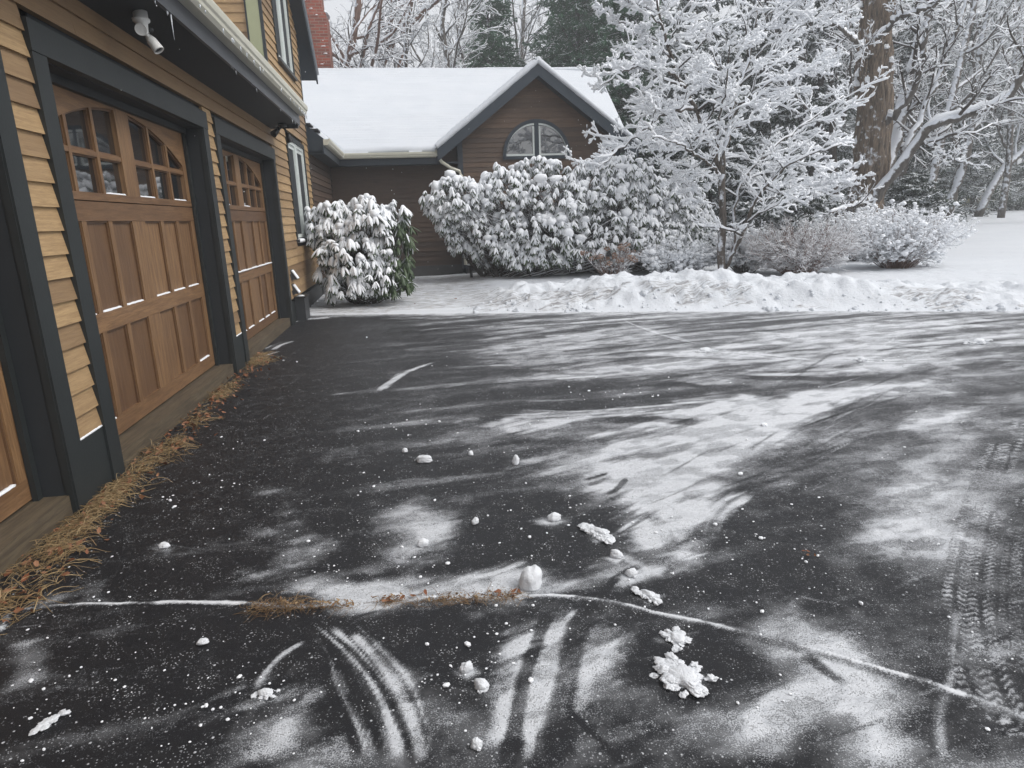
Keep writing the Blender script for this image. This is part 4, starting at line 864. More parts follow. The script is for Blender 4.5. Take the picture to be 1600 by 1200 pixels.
q = head(c0+(.045, .07, -.215), (.55, -.1, -.85), .042, .13); sub(q, 'lens', GLASS, sec)
g = MB(); P = np.array([[c0+(.0, .03, -.14), c0+(.02, .06, -.17), c0+(.04, .07, -.19)], [c0+(0, -.03, -.13), c0+(.01, -.05, -.14), c0+(.015, -.07, -.145)]]); g.tubes(P, np.full((2, 3), .016), 8)
th = np.linspace(0, PI*1.4, 9); P = np.array([[c0+np.array([.02, .055+.028*math.sin(a), -.10-.028*(1-math.cos(a))]) for a in th]]); g.tubes(P, np.full((1, 9), .0035), 5); sub(g, 'arm', WHITEP, sec, smooth_=True)
g = MB(); ring(g, [(0, .001), (0, .020), (.03, .018), (.04, .001)], c0+(.03, .04, -.12), (1, -.1, -.2), 12); sub(g, 'sensor', GREYB, sec, smooth_=True)
# flood light at the end of the soffit
fc = np.array([-1.60, 9.75, 2.72]); fl = empty('flood_light', tuple(fc)); tag(fl, 'black twin flood light under the far end of the garage soffit', 'flood light')
g = MB(); ring(g, [(0, .001), (0, .06), (-.03, .06), (-.035, .001)], fc, (0, 0, 1), 16); g.tubes(np.array([[fc+(0, 0, -.02), fc+(.03, .02, -.08), fc+(.05, .03, -.13)], [fc+(0, 0, -.02), fc+(-.04, 0, -.06), fc+(-.07, -.01, -.08)]]), np.full((2, 3), .014), 7); sub(g, 'bracket', BLACKP, fl, smooth_=True)
for o_, d in (((.06, .03, -.17), (.2, .1, -1)), ((-.09, -.02, -.10), (-.4, -.6, -.5))):
    g = MB(); ring(g, [(-.06, .001), (-.06, .025), (-.01, .035), (.06, .045), (.065, .045), (.05, .001)], fc+np.array(o_), d, 16); sub(g, 'lamp_head', BLACKP, fl, smooth_=True)
g = MB(); V, T = lump(None, .05, .12, .02, 5); fs = A(429, 199, 9.95)
# vent hoods low on the wall and a utility box
for i, (y, z, lab) in enumerate(((10.22, .70, 'upper of two snow-lidded dark vent hoods on the wall past the last garage door'), (10.22, .49, 'lower of two snow-lidded dark vent hoods, just above the grey metal box'))):
    v = empty('vent_hood', (WX, y, z)); tag(v, lab, 'vent', 'vent hoods on the garage wall'); g = MB()
    P = [(WX, y-.07, z-.08), (WX, y+.07, z-.08), (WX+.10, y+.07, z-.08), (WX+.10, y-.07, z-.08), (WX, y-.07, z+.05), (WX, y+.07, z+.05), (WX+.02, y+.07, z+.05), (WX+.02, y-.07, z+.05)]; g.hexa(P); g.box(WX+.0, WX+.02, y-.085, y+.085, z-.095, z+.065); sub(g, 'hood', GREYB, v)
    g = MB(); k = 8; t_ = np.linspace(0, 1, k); P = np.stack([np.stack([WX+.03+.075*t_, np.full(k, y+o_), z+.055-.125*t_], 1) for o_ in (-.05, -.017, .017, .05)]); g.tubes(P, np.full((4, k), .019), 6, squash=.6); sub(g, 'lid_snow', SNOWF, v, smooth_=True)
ub_ = empty('utility_box', (WX+.06, 10.35, 0)); tag(ub_, 'dark grey metal box standing against the wall below the vent hoods', 'utility box')
g = MB(); g.box(WX+.02, WX+.16, 10.2, 10.6, -.02, .34); sub(g, 'cabinet', GREYB, ub_); g = MB(); g.box(WX+.018, WX+.18, 10.18, 10.62, .341, .36); sub(g, 'lid', BLACKP, ub_)
g = MB(); V, T = lump(None, .06, .05, .012, 3); g.add(V+np.array([WX+.1, 10.28, .362]), T=T); sub(g, 'lid_snow', SNOWF, ub_, smooth_=True)
# path light
pl = G(737, 440); pz0 = float(terrain(pl[0], pl[1])); pt = empty('path_light', (pl[0], pl[1], pz0)); sec.scale = (.8, .8, .8)
tag(pt, 'small dark path light capped with snow at the corner of the walkway', 'path light')
g = MB(); ring(g, [(0, .001), (0, .03), (.20, .03), (.2, .001)], (pl[0], pl[1], pz0-.03), (0, 0, 1), 14); sub(g, 'post', BLACKP, pt, smooth_=True)
g = MB(); ring(g, [(0, .03), (.0, .055), (.08, .055), (.08, .001)], (pl[0], pl[1], pz0+.17), (0, 0, 1), 14); sub(g, 'lamp_cage', GREYB, pt)
g = MB(); ring(g, [(0, .001), (0, .095), (.015, .10), (.06, .03), (.065, .001)], (pl[0], pl[1], pz0+.25), (0, 0, 1), 16); sub(g, 'cap', BLACKP, pt, smooth_=True)
g = MB(); V, T = lump(None, .09, .09, .03, 9, jag=.15); g.add(V+np.array([pl[0], pl[1], pz0+.285]), T=T); sub(g, 'cap_snow', SNOWF, pt, smooth_=True)

# ------------------------------------------------------------------ branching
def unit(v): return v/(np.linalg.norm(v, axis=-1, keepdims=True)+1e-9)
def grow(P0, D, L, m, wander, up, plane=0.0):
    n = len(P0); P = np.zeros((n, m, 3)); P[:, 0] = P0; d = unit(D)
    for i in range(1, m):
        d = d+rng.normal(0, wander, (n, 3)); d[:, 2] = d[:, 2]*(1-plane)+up; d = unit(d); P[:, i] = P[:, i-1]+d*(L/(m-1))[:, None]
    return P
def resample(pts, m):
    pts = np.asarray(pts, float); s = np.r_[0, np.cumsum(np.linalg.norm(np.diff(pts, axis=0), axis=1))]; t = np.linspace(0, s[-1], m)
    return np.stack([np.interp(t, s, pts[:, i]) for i in range(3)], 1)
def kids(P, R, k, t0, t1, ang, lr, rr, m, wander, up, flat=.0, plane=0.0, lmax=9, minr=.002, taper=.35, side=False):
    # k children on every branch of P (n, j, 3)
    n, j, _ = P.shape; par = np.repeat(np.arange(n), k); t = (np.tile((np.arange(k)+.5)/k, n)+rng.uniform(-.4, .4, n*k)/k)*(t1-t0)+t0; t = np.clip(t, 0, .999)
    x = t*(j-1); i = x.astype(int); f = (x-i)[:, None]; p = P[par, i]*(1-f)+P[par, i+1]*f; d = unit(P[par, i+1]-P[par, i])
    Lp = np.linalg.norm(np.diff(P, axis=1), axis=2).sum(1)[par]; r = (R[par, i]*(1-f[:, 0])+R[par, i+1]*f[:, 0])
    if side: h = unit(np.cross(d, [0, 0, 1.0]))*np.where(np.tile(np.arange(k) % 2, n) == 0, 1, -1)[:, None]+rng.normal(0, .25, (len(d), 3))
    else: h = rng.normal(0, 1, (len(d), 3))
    h[:, 2] *= (1-flat); h = h-d*(h*d).sum(1, keepdims=True); h = unit(h); a = np.radians(ang)*rng.uniform(.7, 1.3, len(d))
    nd = d*np.cos(a)[:, None]+h*np.sin(a)[:, None]; L = np.minimum(Lp*lr*(1-.55*t)*rng.uniform(.6, 1.25, len(d)), lmax)
    Q = grow(p, nd, L, m, wander, up, plane); r0 = np.maximum(r*rr, minr)
    return Q, r0[:, None]*np.linspace(1, taper, m)[None]
def snow_on(g, P, R, thick, n=5, sq=.8, m=0, minflat=.25, keep=1.0):
    # ridge of snow lying along the top of every branch, lumpy, thinner on steep pieces
    if keep < 1: k = rng.random(len(P)) < keep; P, R = P[k], R[k]
    D = np.empty_like(P); D[:, 1:-1] = P[:, 2:]-P[:, :-2]; D[:, 0] = P[:, 1]-P[:, 0]; D[:, -1] = P[:, -1]-P[:, -2]; hz = np.sqrt(np.clip(1-unit(D)[..., 2]**2, 0, 1))
    f = np.clip((hz-minflat)/(1-minflat), 0, 1)**.7; ln = rng.uniform(.6, 1.35, R.shape)*f; w = np.maximum(R*.75, thick*.55)*ln+1e-4; 
    w[:, 0] *= .7; w[:, -1] *= .75
    g.tubes(P, w+R*.15*f, n, m=m, squash=sq, lift=R*.8*f+w*.45)
def sub_segs(P, R, m):          # refine guided limbs
    Q = np.stack([resample(p, m) for p in P]); t = np.linspace(0, 1, R.shape[1]); t2 = np.linspace(0, 1, m); RR = np.stack([np.interp(t2, t, r) for r in R]); return Q, RR
def guided(lst, m=24, jit=.012):
    P = []; R = []
    for pts, r0, r1 in lst:
        q = resample([A(*p) for p in pts], m); L = np.linalg.norm(q[-1]-q[0]); q[1:-1] += rng.normal(0, 1, (m-2, 3))*jit; P.append(q); R.append(np.linspace(r0, r1, m))
    return np.array(P), np.array(R)
def tree_obj(name, base, label, cat, group, parts):
    t = empty(name, tuple(base)); tag(t, label, cat, group)
    for g, nm, mt, sm in parts:
        if g.n: o = g.build(nm, mt, smooth_=sm, attr=True); under(t, o)
    return t

# ---- dogwood in the middle, every twig carrying snow
B = (1128, 432, 12.6)
zb = float(terrain(*A(1128, 425, 12.6)[:2]))
trunk = [[(1128, 440, 12.6), (1126, 400, 12.6), (1130, 350, 12.6), (1127, 310, 12.6), (1129, 272, 12.6)]]
limbs = [([(1129, 275, 12.6), (1118, 240, 12.5), (1103, 212, 12.4), (1088, 175, 12.3), (1066, 130, 12.2), (1047, 90, 12.0), (1035, 40, 11.9), (1020, -20, 11.8)], .052, .014),
         ([(1129, 274, 12.6), (1133, 230, 12.7), (1141, 185, 12.8), (1150, 150, 13.0), (1168, 100, 13.2), (1180, 40, 13.4), (1188, -40, 13.6)], .048, .014),
         ([(1132, 420, 12.6), (1150, 388, 12.5), (1166, 350, 12.3), (1178, 318, 12.2), (1200, 285, 12.0), (1236, 255, 11.8), (1275, 238, 11.6), (1315, 225, 11.5)], .046, .012),
         ([(1144, 398, 12.6), (1148, 350, 12.7), (1150, 300, 12.9), (1175, 262, 13.1), (1215, 225, 13.3), (1260, 190, 13.5), (1318, 150, 13.6)], .036, .010),
         ([(1087, 172, 12.3), (1062, 172, 12.1), (1035, 178, 11.9), (1005, 205, 11.7), (970, 232, 11.6), (935, 262, 11.5)], .030, .009),
         ([(1066, 130, 12.2), (1040, 110, 12.0), (1005, 100, 11.7), (970, 112, 11.5), (932, 140, 11.4)], .024, .008),
         ([(1125, 272, 12.6), (1108, 258, 12.2), (1085, 240, 11.8), (1055, 222, 11.4), (1020, 215, 11.1)], .026, .008),
         ([(1141, 185, 12.8), (1160, 160, 12.4), (1200, 130, 12.0), (1250, 110, 11.7), (1300, 105, 11.5)], .026, .008),
         ([(1047, 90, 12.0), (1020, 60, 12.2), (985, 40, 12.4), (950, 25, 12.6)], .018, .007), ([(1150, 150, 13.0), (1130, 110, 13.5), (1115, 60, 13.9), (1105, 0, 14.2)], .022, .008),
         ([(1168, 100, 13.2), (1210, 60, 13.2), (1255, 35, 13.3), (1300, 20, 13.4)], .020, .007), ([(1129, 274, 12.6), (1120, 225, 12.2), (1125, 180, 11.7), (1135, 130, 11.2), (1140, 70, 10.9)], .026, .008),
         ([(1103, 212, 12.4), (1090, 205, 12.9), (1060, 190, 13.4), (1020, 165, 13.9), (985, 150, 14.2)], .022, .007), ([(1178, 318, 12.2), (1215, 305, 12.6), (1260, 290, 12.8), (1320, 270, 12.9)], .018, .007),
         ([(1035, 40, 11.9), (1000, 10, 11.8), (960, -10, 11.8)], .015, .006), ([(1180, 40, 13.4), (1230, 0, 13.2), (1290, -30, 13.1)], .016, .006), ([(1130, 330, 12.6), (1100, 310, 12.7), (1075, 290, 12.9), (1040, 275, 13.1)], .014, .006)]
Pt, Rt = guided([(trunk[0], .085, .062)], 16, .008); Pl, Rl = guided(limbs, 26, .016)
K1, S1 = kids(Pl, Rl, 11, .2, 1, 56, .46, .6, 9, .16, .05, flat=.55, plane=.10, lmax=1.4, minr=.006)
K2, S2 = kids(K1, S1, 6, .15, 1, 50, .55, .62, 7, .16, .045, flat=.5, plane=.10, lmax=.7, minr=.0045)
K3, S3 = kids(K2, S2, 7, .12, 1, 46, .60, .7, 5, .16, .06, flat=.3, lmax=.30, minr=.0035)
K4, S4 = kids(K3[::4], S3[::4], 3, .2, 1, 42, .6, .8, 4, .14, .08, lmax=.16, minr=.0025)
g = MB(); gb_ = MB(); g.tubes(Pt, Rt, 14); g.tubes(Pl, Rl, 10); gb_.tubes(K1, S1, 6); gb_.tubes(K2, S2, 4); gb_.tubes(K3, S3, 3, cap=False); gb_.tubes(K4, S4, 3, cap=False)
s = MB(); snow_on(s, Pl, Rl, .036, 8, .9, minflat=.45); snow_on(s, K1, S1, .042, 6, .95); snow_on(s, K2, S2, .034, 5, 1.0); snow_on(s, K3, S3, .030, 5, 1.05, keep=.9); snow_on(s, K4, S4, .035, 4, 1.1, keep=.9)
bp = A(1128, 425, 12.6); bp[2] = zb
tree_obj('dogwood_tree', bp, 'dogwood with slender dark trunk and wide crown of snow-loaded twigs in front of the shrubs', 'tree', None, [(g, 'trunk', BARK_D, True), (gb_, 'twigs', BARK_T, True), (s, 'snow', SNOWF, True)])

# ---- old maple with peeling bark and a sweeping lower limb
g = MB(); YM = 17.0
Pm, Rm = guided([([(1352, 420, YM), (1354, 330, YM), (1362, 250, YM), (1368, 170, YM), (1366, 90, YM), (1372, 0, YM), (1376, -120, YM), (1380, -260, YM)], .50, .28)], 40, .02)
Rm *= (1+.10*rng.normal(0, .5, Rm.shape)); Rm[0, :8] *= np.linspace(1.35, 1.0, 8)
P = Pm[0]; n = 72; V = []
t = np.arange(n)*2*PI/n
for i, (p, r) in enumerate(zip(P, Rm[0])): rr = r*(1+.10*np.sin(t*3+i*.1)+.05*np.sin(t*7+i*.13)+.06*np.sin(t*13-i*.07+1.3*vnoise(t*2, t*0+i*.3))+.022*rng.normal(0, 1, n)); V.append(np.stack([p[0]+rr*np.cos(t), p[1]+rr*np.sin(t), np.full(n, p[2])], 1))
V = np.concatenate(V); k = len(P); g.add(V, [(i*n+j, i*n+(j+1) % n, (i+1)*n+(j+1) % n, (i+1)*n+j) for i in range(k-1) for j in range(n)])
ml = [([(1362, 318, 16.7), (1385, 285, 16.4), (1412, 250, 16.2), (1440, 215, 16.0), (1462, 190, 15.8), (1500, 182, 15.6), (1540, 172, 15.4), (1575, 148, 15.2), (1605, 105, 15.0), (1640, 50, 14.8), (1680, 0, 14.6)], .145, .07),
      ([(1372, 300, 17.2), (1392, 240, 17.6), (1408, 180, 17.9), (1425, 110, 18.1), (1440, 40, 18.3), (1455, -60, 18.5)], .20, .12),
      ([(1362, 310, 16.6), (1345, 318, 16.1), (1320, 326, 15.6), (1298, 332, 15.2)], .06, .03), ([(1375, 200, 16.8), (1400, 175, 16.4), (1422, 150, 16.1), (1436, 110, 15.9), (1448, 50, 15.8), (1452, -20, 15.8)], .10, .05),
      ([(1405, 270, 16.9), (1418, 225, 17.0), (1440, 180, 17.1), (1462, 130, 17.2), (1485, 70, 17.3), (1510, 0, 17.4)], .09, .05), ([(1360, 90, 16.8), (1335, 60, 16.2), (1310, 45, 15.8), (1290, 20, 15.4)], .07, .02),
      ([(1372, 60, 16.7), (1400, 30, 16.2), (1440, 15, 15.8), (1490, -10, 15.5)], .08, .03), ([(1372, 150, 17.5), (1350, 90, 18.2), (1325, 40, 18.8), (1305, -30, 19.2)], .09, .04), ([(1440, 215, 16.0), (1462, 235, 15.6), (1490, 250, 15.2), (1520, 258, 15.0)], .035, .012)]
Pl, Rl = guided(ml, 30, .03)
K1, S1 = kids(Pl, Rl, 9, .2, 1, 55, .36, .42, 9, .17, .04, lmax=2.2, minr=.012); K2, S2 = kids(K1, S1, 6, .1, 1, 48, .55, .55, 7, .16, .02, lmax=1.0, minr=.006); K3, S3 = kids(K2, S2, 5, .1, 1, 45, .55, .6, 5, .15, .03, lmax=.5, minr=.004)
gl, gt, s = MB(), MB(), MB(); gl.tubes(Pl, Rl, 14); gt.tubes(K1, S1, 6); gt.tubes(K2, S2, 4); gt.tubes(K3, S3, 3, cap=False)
snow_on(s, Pl[[0, 2, 3, 5, 6, 8]], Rl[[0, 2, 3, 5, 6, 8]], .06, 10, .8, minflat=.3); snow_on(s, Pl[[1, 4, 7]], Rl[[1, 4, 7]]*.7, .05, 8, .8, minflat=.0); snow_on(s, K1, S1, .035, 6); snow_on(s, K2, S2, .028, 5, .9); snow_on(s, K3, S3, .024, 4, .9)
for i in range(16):
    V, T = lump(None, rng.uniform(.02, .08), rng.uniform(.03, .06), rng.uniform(.05, .16), i*1.7, jag=.7); q = rng.integers(2, 26); a = rng.uniform(2.6, 5.6); r = Rm[0, q]*1.03; s.add(V+P[q]+np.array([r*math.cos(a), r*math.sin(a), rng.uniform(-.3, .3)]), T=T)
bp = A(1354, 380, YM); bp[2] = float(terrain(bp[0], bp[1]))
tree_obj('maple_tree', bp, 'massive old maple with peeling orange-brown bark and one long snow-covered limb sweeping right', 'tree', None, [(g, 'trunk', BARK_R, True), (gl, 'limb', BARK_G, True), (gt, 'twigs', BARK_T, True), (s, 'snow', SNOWF, True)])

# ---- leafless trees and evergreens of the wood, each a thing
def bare_tree(px, Y, lean, h, r, label, mt, seed, trunk=None, dens=1.0, group='leafless trees beyond the garden', name='bare_tree', fine=True):
    global rng
    rng = np.random.default_rng(seed); b = A(px, 330, Y); b[2] = float(terrain(b[0], b[1]))-.05
    if trunk is not None: P0 = np.array([resample([A(*q) for q in trunk], 20)]); b = P0[0, 0].copy()
    else:
        q = np.linspace(0, 1, 20); P0 = np.stack([b[0]+lean[0]*q**1.3*h+.06*h*np.sin(q*4+seed)*.3, b[1]+lean[1]*q*h, b[2]+q*h], 1)[None]; P0[0, 1:] += rng.normal(0, .03, (19, 3))
    R0 = r*np.linspace(1, .35, 20)[None]
    g, gt, s = MB(), MB(), MB(); g.tubes(P0, R0, 12)
    k = int(13*dens); K1, S1 = kids(P0, R0, k, .22, 1, 48, .50, .5, 12, .13, .05, minr=.02); K2, S2 = kids(K1, S1, 7, .12, 1, 46, .50, .5, 8, .16, .03, lmax=2.2, minr=.010)
    K3, S3 = kids(K2, S2, 6, .1, 1, 45, .52, .6, 6, .17, .02, lmax=1.1, minr=.007); g.tubes(K1, S1, 7); gt.tubes(K2, S2, 4); gt.tubes(K3, S3, 3, cap=False)
    snow_on(s, P0, R0*.8, .04, 8, .8, minflat=.0); snow_on(s, K1, S1, .05, 6, .8, minflat=.1); snow_on(s, K2, S2, .040, 5, .85); snow_on(s, K3, S3, .032, 4, .9)
    if fine: K4, S4 = kids(K3[::2], S3[::2], 4, .1, 1, 42, .55, .7, 4, .15, .02, lmax=.6, minr=.006); gt.tubes(K4, S4, 3, cap=False); snow_on(s, K4, S4, .028, 3, .9)
    return tree_obj(name, b, label, 'tree', group, [(g, 'trunk', mt, True), (gt, 'twigs', BARK_T, False), (s, 'snow', SNOWF, True)])
bare_tree(548, 25.0, (0, 0), 9, .20, 'reddish-barked snowy tree rising behind the low roof just right of the chimney', BARK_B, 11, [(546, 330, 25), (545, 200, 25), (540, 105, 25), (552, 60, 25), (560, 10, 25), (555, -60, 25), (560, -160, 25)], 1.3)
bare_tree(620, 27.0, (0, 0), 9, .22, 'snowy tree with limbs arching right above the middle of the low roof', BARK_B, 12, [(590, 330, 27), (585, 150, 27), (598, 80, 27), (630, 45, 27), (672, 8, 27), (720, -30, 27), (770, -60, 27)], 1.3)
bare_tree(700, 31.0, (0, 0), 9, .16, 'leafless snowy tree between the arching tree and the green pines behind the roof', BARK_G, 13, [(700, 330, 31), (700, 100, 31), (690, 40, 31), (705, -60, 31), (700, -150, 31)], 1.2)
bare_tree(1455, 22.0, (.10, 0), 11, .17, 'leaning grey tree with snow plastered up its side right behind the old maple', BARK_G, 14, [(1440, 350, 22), (1452, 300, 22), (1470, 220, 22), (1495, 120, 22), (1520, 20, 22), (1545, -100, 22)], .9)
bare_tree(1480, 26.0, (.10, 0), 11, .22, 'forked pale tree with a snow-filled crook low on its stem', BARK_G, 15, [(1478, 345, 26), (1490, 300, 26), (1508, 250, 26), (1520, 180, 26), (1530, 80, 26), (1560, -60, 26)], 1.0)
bare_tree(1530, 30.0, (.10, 0), 11, .20, 'slanting dark-stemmed tree left of the cream house among the woods', BARK_G, 16, [(1528, 338, 30), (1545, 300, 30), (1568, 262, 30), (1600, 235, 30), (1640, 150, 30), (1660, 20, 30)], .9)
bare_tree(1565, 28.0, (.0, 0), 11, .16, 'straight slim tree standing right in front of the cream house', BARK_G, 17, [(1563, 345, 28), (1570, 300, 28), (1577, 250, 28), (1580, 150, 28), (1590, 30, 28), (1596, -80, 28)], .9)
bare_tree(1400, 27.0, (.03, 0), 12, .20, 'dark upright tree seen just right of the old maple trunk', BARK_T, 18, None, 1.0)
bare_tree(1290, 24.0, (-.03, 0), 12, .16, 'dark slim tree standing behind the right side of the dogwood crown', BARK_T, 19, [(1305, 370, 24), (1302, 250, 24), (1298, 120, 24), (1300, 0, 24), (1300, -100, 24)], 1.0)
bare_tree(1640, 24.0, (-.08, 0), 11, .17, 'leafless tree at the right edge whose snowy branches reach into view', BARK_G, 20, None, 1.2)
def bush(name, label, px, Y, rx, ry, h, n, mt, seed, cat='shrub', thick=.02, lean=0, snowk=1.0, z0=0, k2=6, k3=5, arch=.03, clump=0):
    global rng
    rng = np.random.default_rng(seed); b = A(px, 400, Y); b[2] = float(terrain(b[0], b[1]))-.03+z0; an = rng.uniform(0, 2*PI, n); q = np.sqrt(rng.random(n))
    D = np.stack([np.cos(an)*q*rx/h+lean, np.sin(an)*q*ry/h, np.full(n, 1.0)], 1); P0 = b+np.stack([np.cos(an)*q*rx*.25, np.sin(an)*q*ry*.25, np.zeros(n)], 1); L = h*np.linalg.norm(D, axis=1)*rng.uniform(.6, 1.05, n)*(1-.22*q)
    P = grow(P0, D, L, 9, .09, -arch); R = np.full(n, .009)[:, None]*np.linspace(1, .4, 9)[None]
    K1, S1 = kids(P, R, k2, .2, 1, 40, .42, .6, 6, .13, .03, lmax=.6, minr=.003); K2, S2 = kids(K1, S1, k3, .1, 1, 42, .5, .7, 4, .15, .03, lmax=.3, minr=.0025)
    g, s = MB(), MB(); g.tubes(P, R, 5); g.tubes(K1, S1, 3); g.tubes(K2, S2, 3, cap=False); snow_on(s, P, R, thick, 5); snow_on(s, K1, S1, thick, 5, keep=snowk); snow_on(s, K2, S2, thick*.9, 4, keep=snowk)
    if clump:
        O = np.concatenate([K1[:, -1], K2[::2, -1]]); O = O[rng.random(len(O)) < .75]; V, T = I2; V = V*(1+.35*vn3(V, 1.7, seed))[:, None]; Mc = rot_rand(len(O), .3)*(clump*rng.gamma(4, .25, len(O)))[:, None, None]; Mc[:, 2] *= .75; s.inst(V, None, T, Mc, O+np.array([0, 0, .01]))
    return tree_obj(name, b, label, cat, None, [(g, 'twigs', mt, False), (s, 'snow', SNOWF, True)]), P, K2
bush('twiggy_shrub', 'dense brown twiggy shrub dusted with snow, right of the dogwood trunk', 1250, 12.4, 1.15, .7, 1.12, 360, TWIGR, 31, thick=.008, k2=8, k3=5)
bush('twiggy_shrub', 'low snow-laden twiggy shrub between the dogwood trunk and the brown shrub', 1165, 13.3, .8, .6, 1.0, 130, BARK_T, 36, thick=.014, clump=.02)
_, P, K = bush('azalea_shrub', 'rounded snow-covered shrub with dark stems at the right end of the planting', 1405, 12.6, 1.25, .8, 1.28, 230, TWIGR, 32, thick=.018, k2=8, k3=6, clump=.020)
bush('twiggy_shrub', 'low snow-covered shrub at the foot of the big rhododendron, left of the dogwood', 1060, 13.6, 1.0, .6, .75, 110, BARK_T, 33, thick=.018, clump=.03)
bush('twiggy_shrub', 'thin upright snowy shrub in front of the old maple trunk', 1345, 14.6, .9, .5, 1.35, 90, BARK_T, 34, thick=.018, clump=.025)
ht, P, K = bush('hydrangea_shrub', 'hydrangea with brown dried flower heads poking from the snow below the rhododendron', 955, 13.4, .65, .4, .75, 44, TWIGR, 35, thick=.013, k2=3, k3=2)
g = MB(); tips = P[:, -1]; V, T = I2
for p in tips[:34]:
    n = 26; d = unit(rng.normal(0, 1, (n, 3))); O = p+d*.055*np.array([1, 1, .7]); M = rot_rand(n, 1)*.020; g.inst(V*np.array([1, .9, .35]), None, T, M, O, a=rng.random(n))
o = g.build('flower_head', HYDR, attr=True); under(ht, o)

# ---- rhododendrons: whorls of drooping curled leaves under caps of snow
def leaf_template():
    x = np.array([0, .25, .6, .88, 1.0]); w = np.array([.02, .11, .13, .07, .0]); z = np.array([0, -.03, -.10, -.20, -.27]); V = []; Q = []
    for i in range(5): V += [(x[i], -w[i], z[i]-w[i]*.6), (x[i], 0, z[i]), (x[i], w[i], z[i]-w[i]*.6)]
    for i in range(4): a = i*3; Q += [(a, a+3, a+4, a+1), (a+1, a+4, a+5, a+2)]
    return np.array(V), np.array(Q)
def leaf_snow_template():
    n = 6; x = np.array([.04, .22, .5, .76, .92]); w = np.array([.05, .13, .155, .12, .03]); z = np.array([.01, -.01, -.055, -.13, -.21]); V = []; Q = []
    t = np.arange(n)*2*PI/n
    for i in range(5):
        for a in t: V.append((x[i], w[i]*math.cos(a), z[i]+.015+w[i]*.55*math.sin(a)))
    for i in range(4):
        for j in range(n): Q.append((i*n+j, i*n+(j+1) % n, (i+1)*n+(j+1) % n, (i+1)*n+j))
    return np.array(V), np.array(Q)
LV, LQ = leaf_template(); SV, SQ = leaf_snow_template()
def rhodo(name, label, surf, n, seed, stems, snowf, capsz, L0=.125):
    global rng
    rng = np.random.default_rng(seed); C, Nn = surf(n); n = len(C)
    # per leaf matrices
    k = 9; an = (np.tile(np.arange(k)*2*PI/k, n)+np.repeat(rng.uniform(0, 6.28, n), k)+rng.normal(0, .15, n*k)); droop = np.radians(rng.normal(58, 13, n*k)+np.repeat(rng.normal(0, 8, n), k)); L = L0*rng.uniform(.8, 1.2, n*k)*np.repeat(rng.uniform(.65, 1.35, n), k)
    d = np.stack([np.cos(an)*np.cos(droop), np.sin(an)*np.cos(droop), -np.sin(droop)], 1); ax = unit(np.repeat(Nn*np.array([1, 1, .4])+np.array([0, 0, 1.1]), k, 0))
    # tilt the whorl toward its outward axis
    d = unit(d+(ax-np.array([0, 0, 1]))*.55); side = unit(np.cross([0, 0, 1.0], d)); upv = np.cross(d, side); M = np.stack([d, side, upv], 2)*L[:, None, None]; O = np.repeat(C, k, 0)
    g, s, w = MB(), MB(), MB(); g.inst(LV, LQ, None, M, O, a=np.repeat(rng.random(n), k)*.6+rng.random(n*k)*.4)
    sf = snowf(C); has = rng.random(n*k) < np.repeat(np.clip(sf*1.15, 0, 1), k); th = np.repeat(.42+.62*sf, k)[has]*rng.uniform(.7, 1.15, has.sum())
    Ms = M[has].copy(); Ms[:, :, 1] *= np.minimum(th, 1.15)[:, None]; Ms[:, :, 2] *= th[:, None]; s.inst(SV, SQ, None, Ms, O[has]+upv[has]*.006)
    cap = rng.random(n) < sf*.15; V, T = I2; V = V*(1+.18*vn3(V, 1.5, 3))[:, None]; r = capsz*np.minimum(rng.gamma(6, 1/6, cap.sum()), 1.35)*(.4+.7*sf[cap]); Mc = rot_rand(cap.sum(), .1)*r[:, None, None]; Mc[:, :, 2] *= rng.uniform(.5, 1.0, cap.sum())[:, None]; Mc[:, :, 0] *= rng.uniform(.7, 1.3, cap.sum())[:, None]; s.inst(V*(1+.3*vn3(V, 2.6, 8))[:, None], None, T, Mc, C[cap]+np.array([0, 0, .012]))
    # stems from the ground to the whorls
    m = 9; idx = rng.integers(0, len(stems), n); st = stems[idx]; t = np.linspace(0, 1, m)[None, :, None]; mid = (st+C)/2+rng.normal(0, .09, (n, 3)); mid[:, 2] = st[:, 2]+(C[:, 2]-st[:, 2])*.42
    keep = np.arange(n) % 2 == 0; P = ((1-t)**2*st[:, None]+2*t*(1-t)*mid[:, None]+t*t*C[:, None])[keep]; P[:, 1:-1] += rng.normal(0, .012, P[:, 1:-1].shape)
    R = np.linspace(.017, .004, m)[None]*np.ones((len(P), 1)); w.tubes(P, R, 5); snow_on(s, P, R, .010, 5, minflat=.55)
    return tree_obj(name, (*C.mean(0)[:2], 0), label, 'shrub', 'rhododendrons by the house walls', [(w, 'stems', BARK_T, True), (g, 'leaves', RHOL, True), (s, 'snow', SNOWF, True)])
def shell(blobs, zmin=.25, depth=.35):
    def f(n):
        w = np.array([b[1][0]*b[1][2]+b[1][1]*b[1][2]+b[1][0]*b[1][1] for b in blobs]); pick = rng.choice(len(blobs), n*2, p=w/w.sum()); d = unit(rng.normal(0, 1, (n*2, 3))); d[:, 1] -= .15; d = unit(d)
        c = np.array([b[0] for b in blobs])[pick]; r = np.array([b[1] for b in blobs])[pick]; q = 1-depth*rng.random(n*2)**1.8; q *= 1+.24*vn3(d*1.0+c*.7, 2.2, 4); C = c+d*r*q[:, None]
        inside = np.zeros(len(C), bool)
        for j, (bc, br) in enumerate(blobs): e = (((C-np.array(bc))/np.array(br))**2).sum(1); inside |= (e < .42) & (pick != j)
        ok = (C[:, 2] > zmin+.25*fbm(C[:, 0]*2, C[:, 1]*2, 2)) & ~inside; return C[ok][:n], d[ok][:n]
    return f
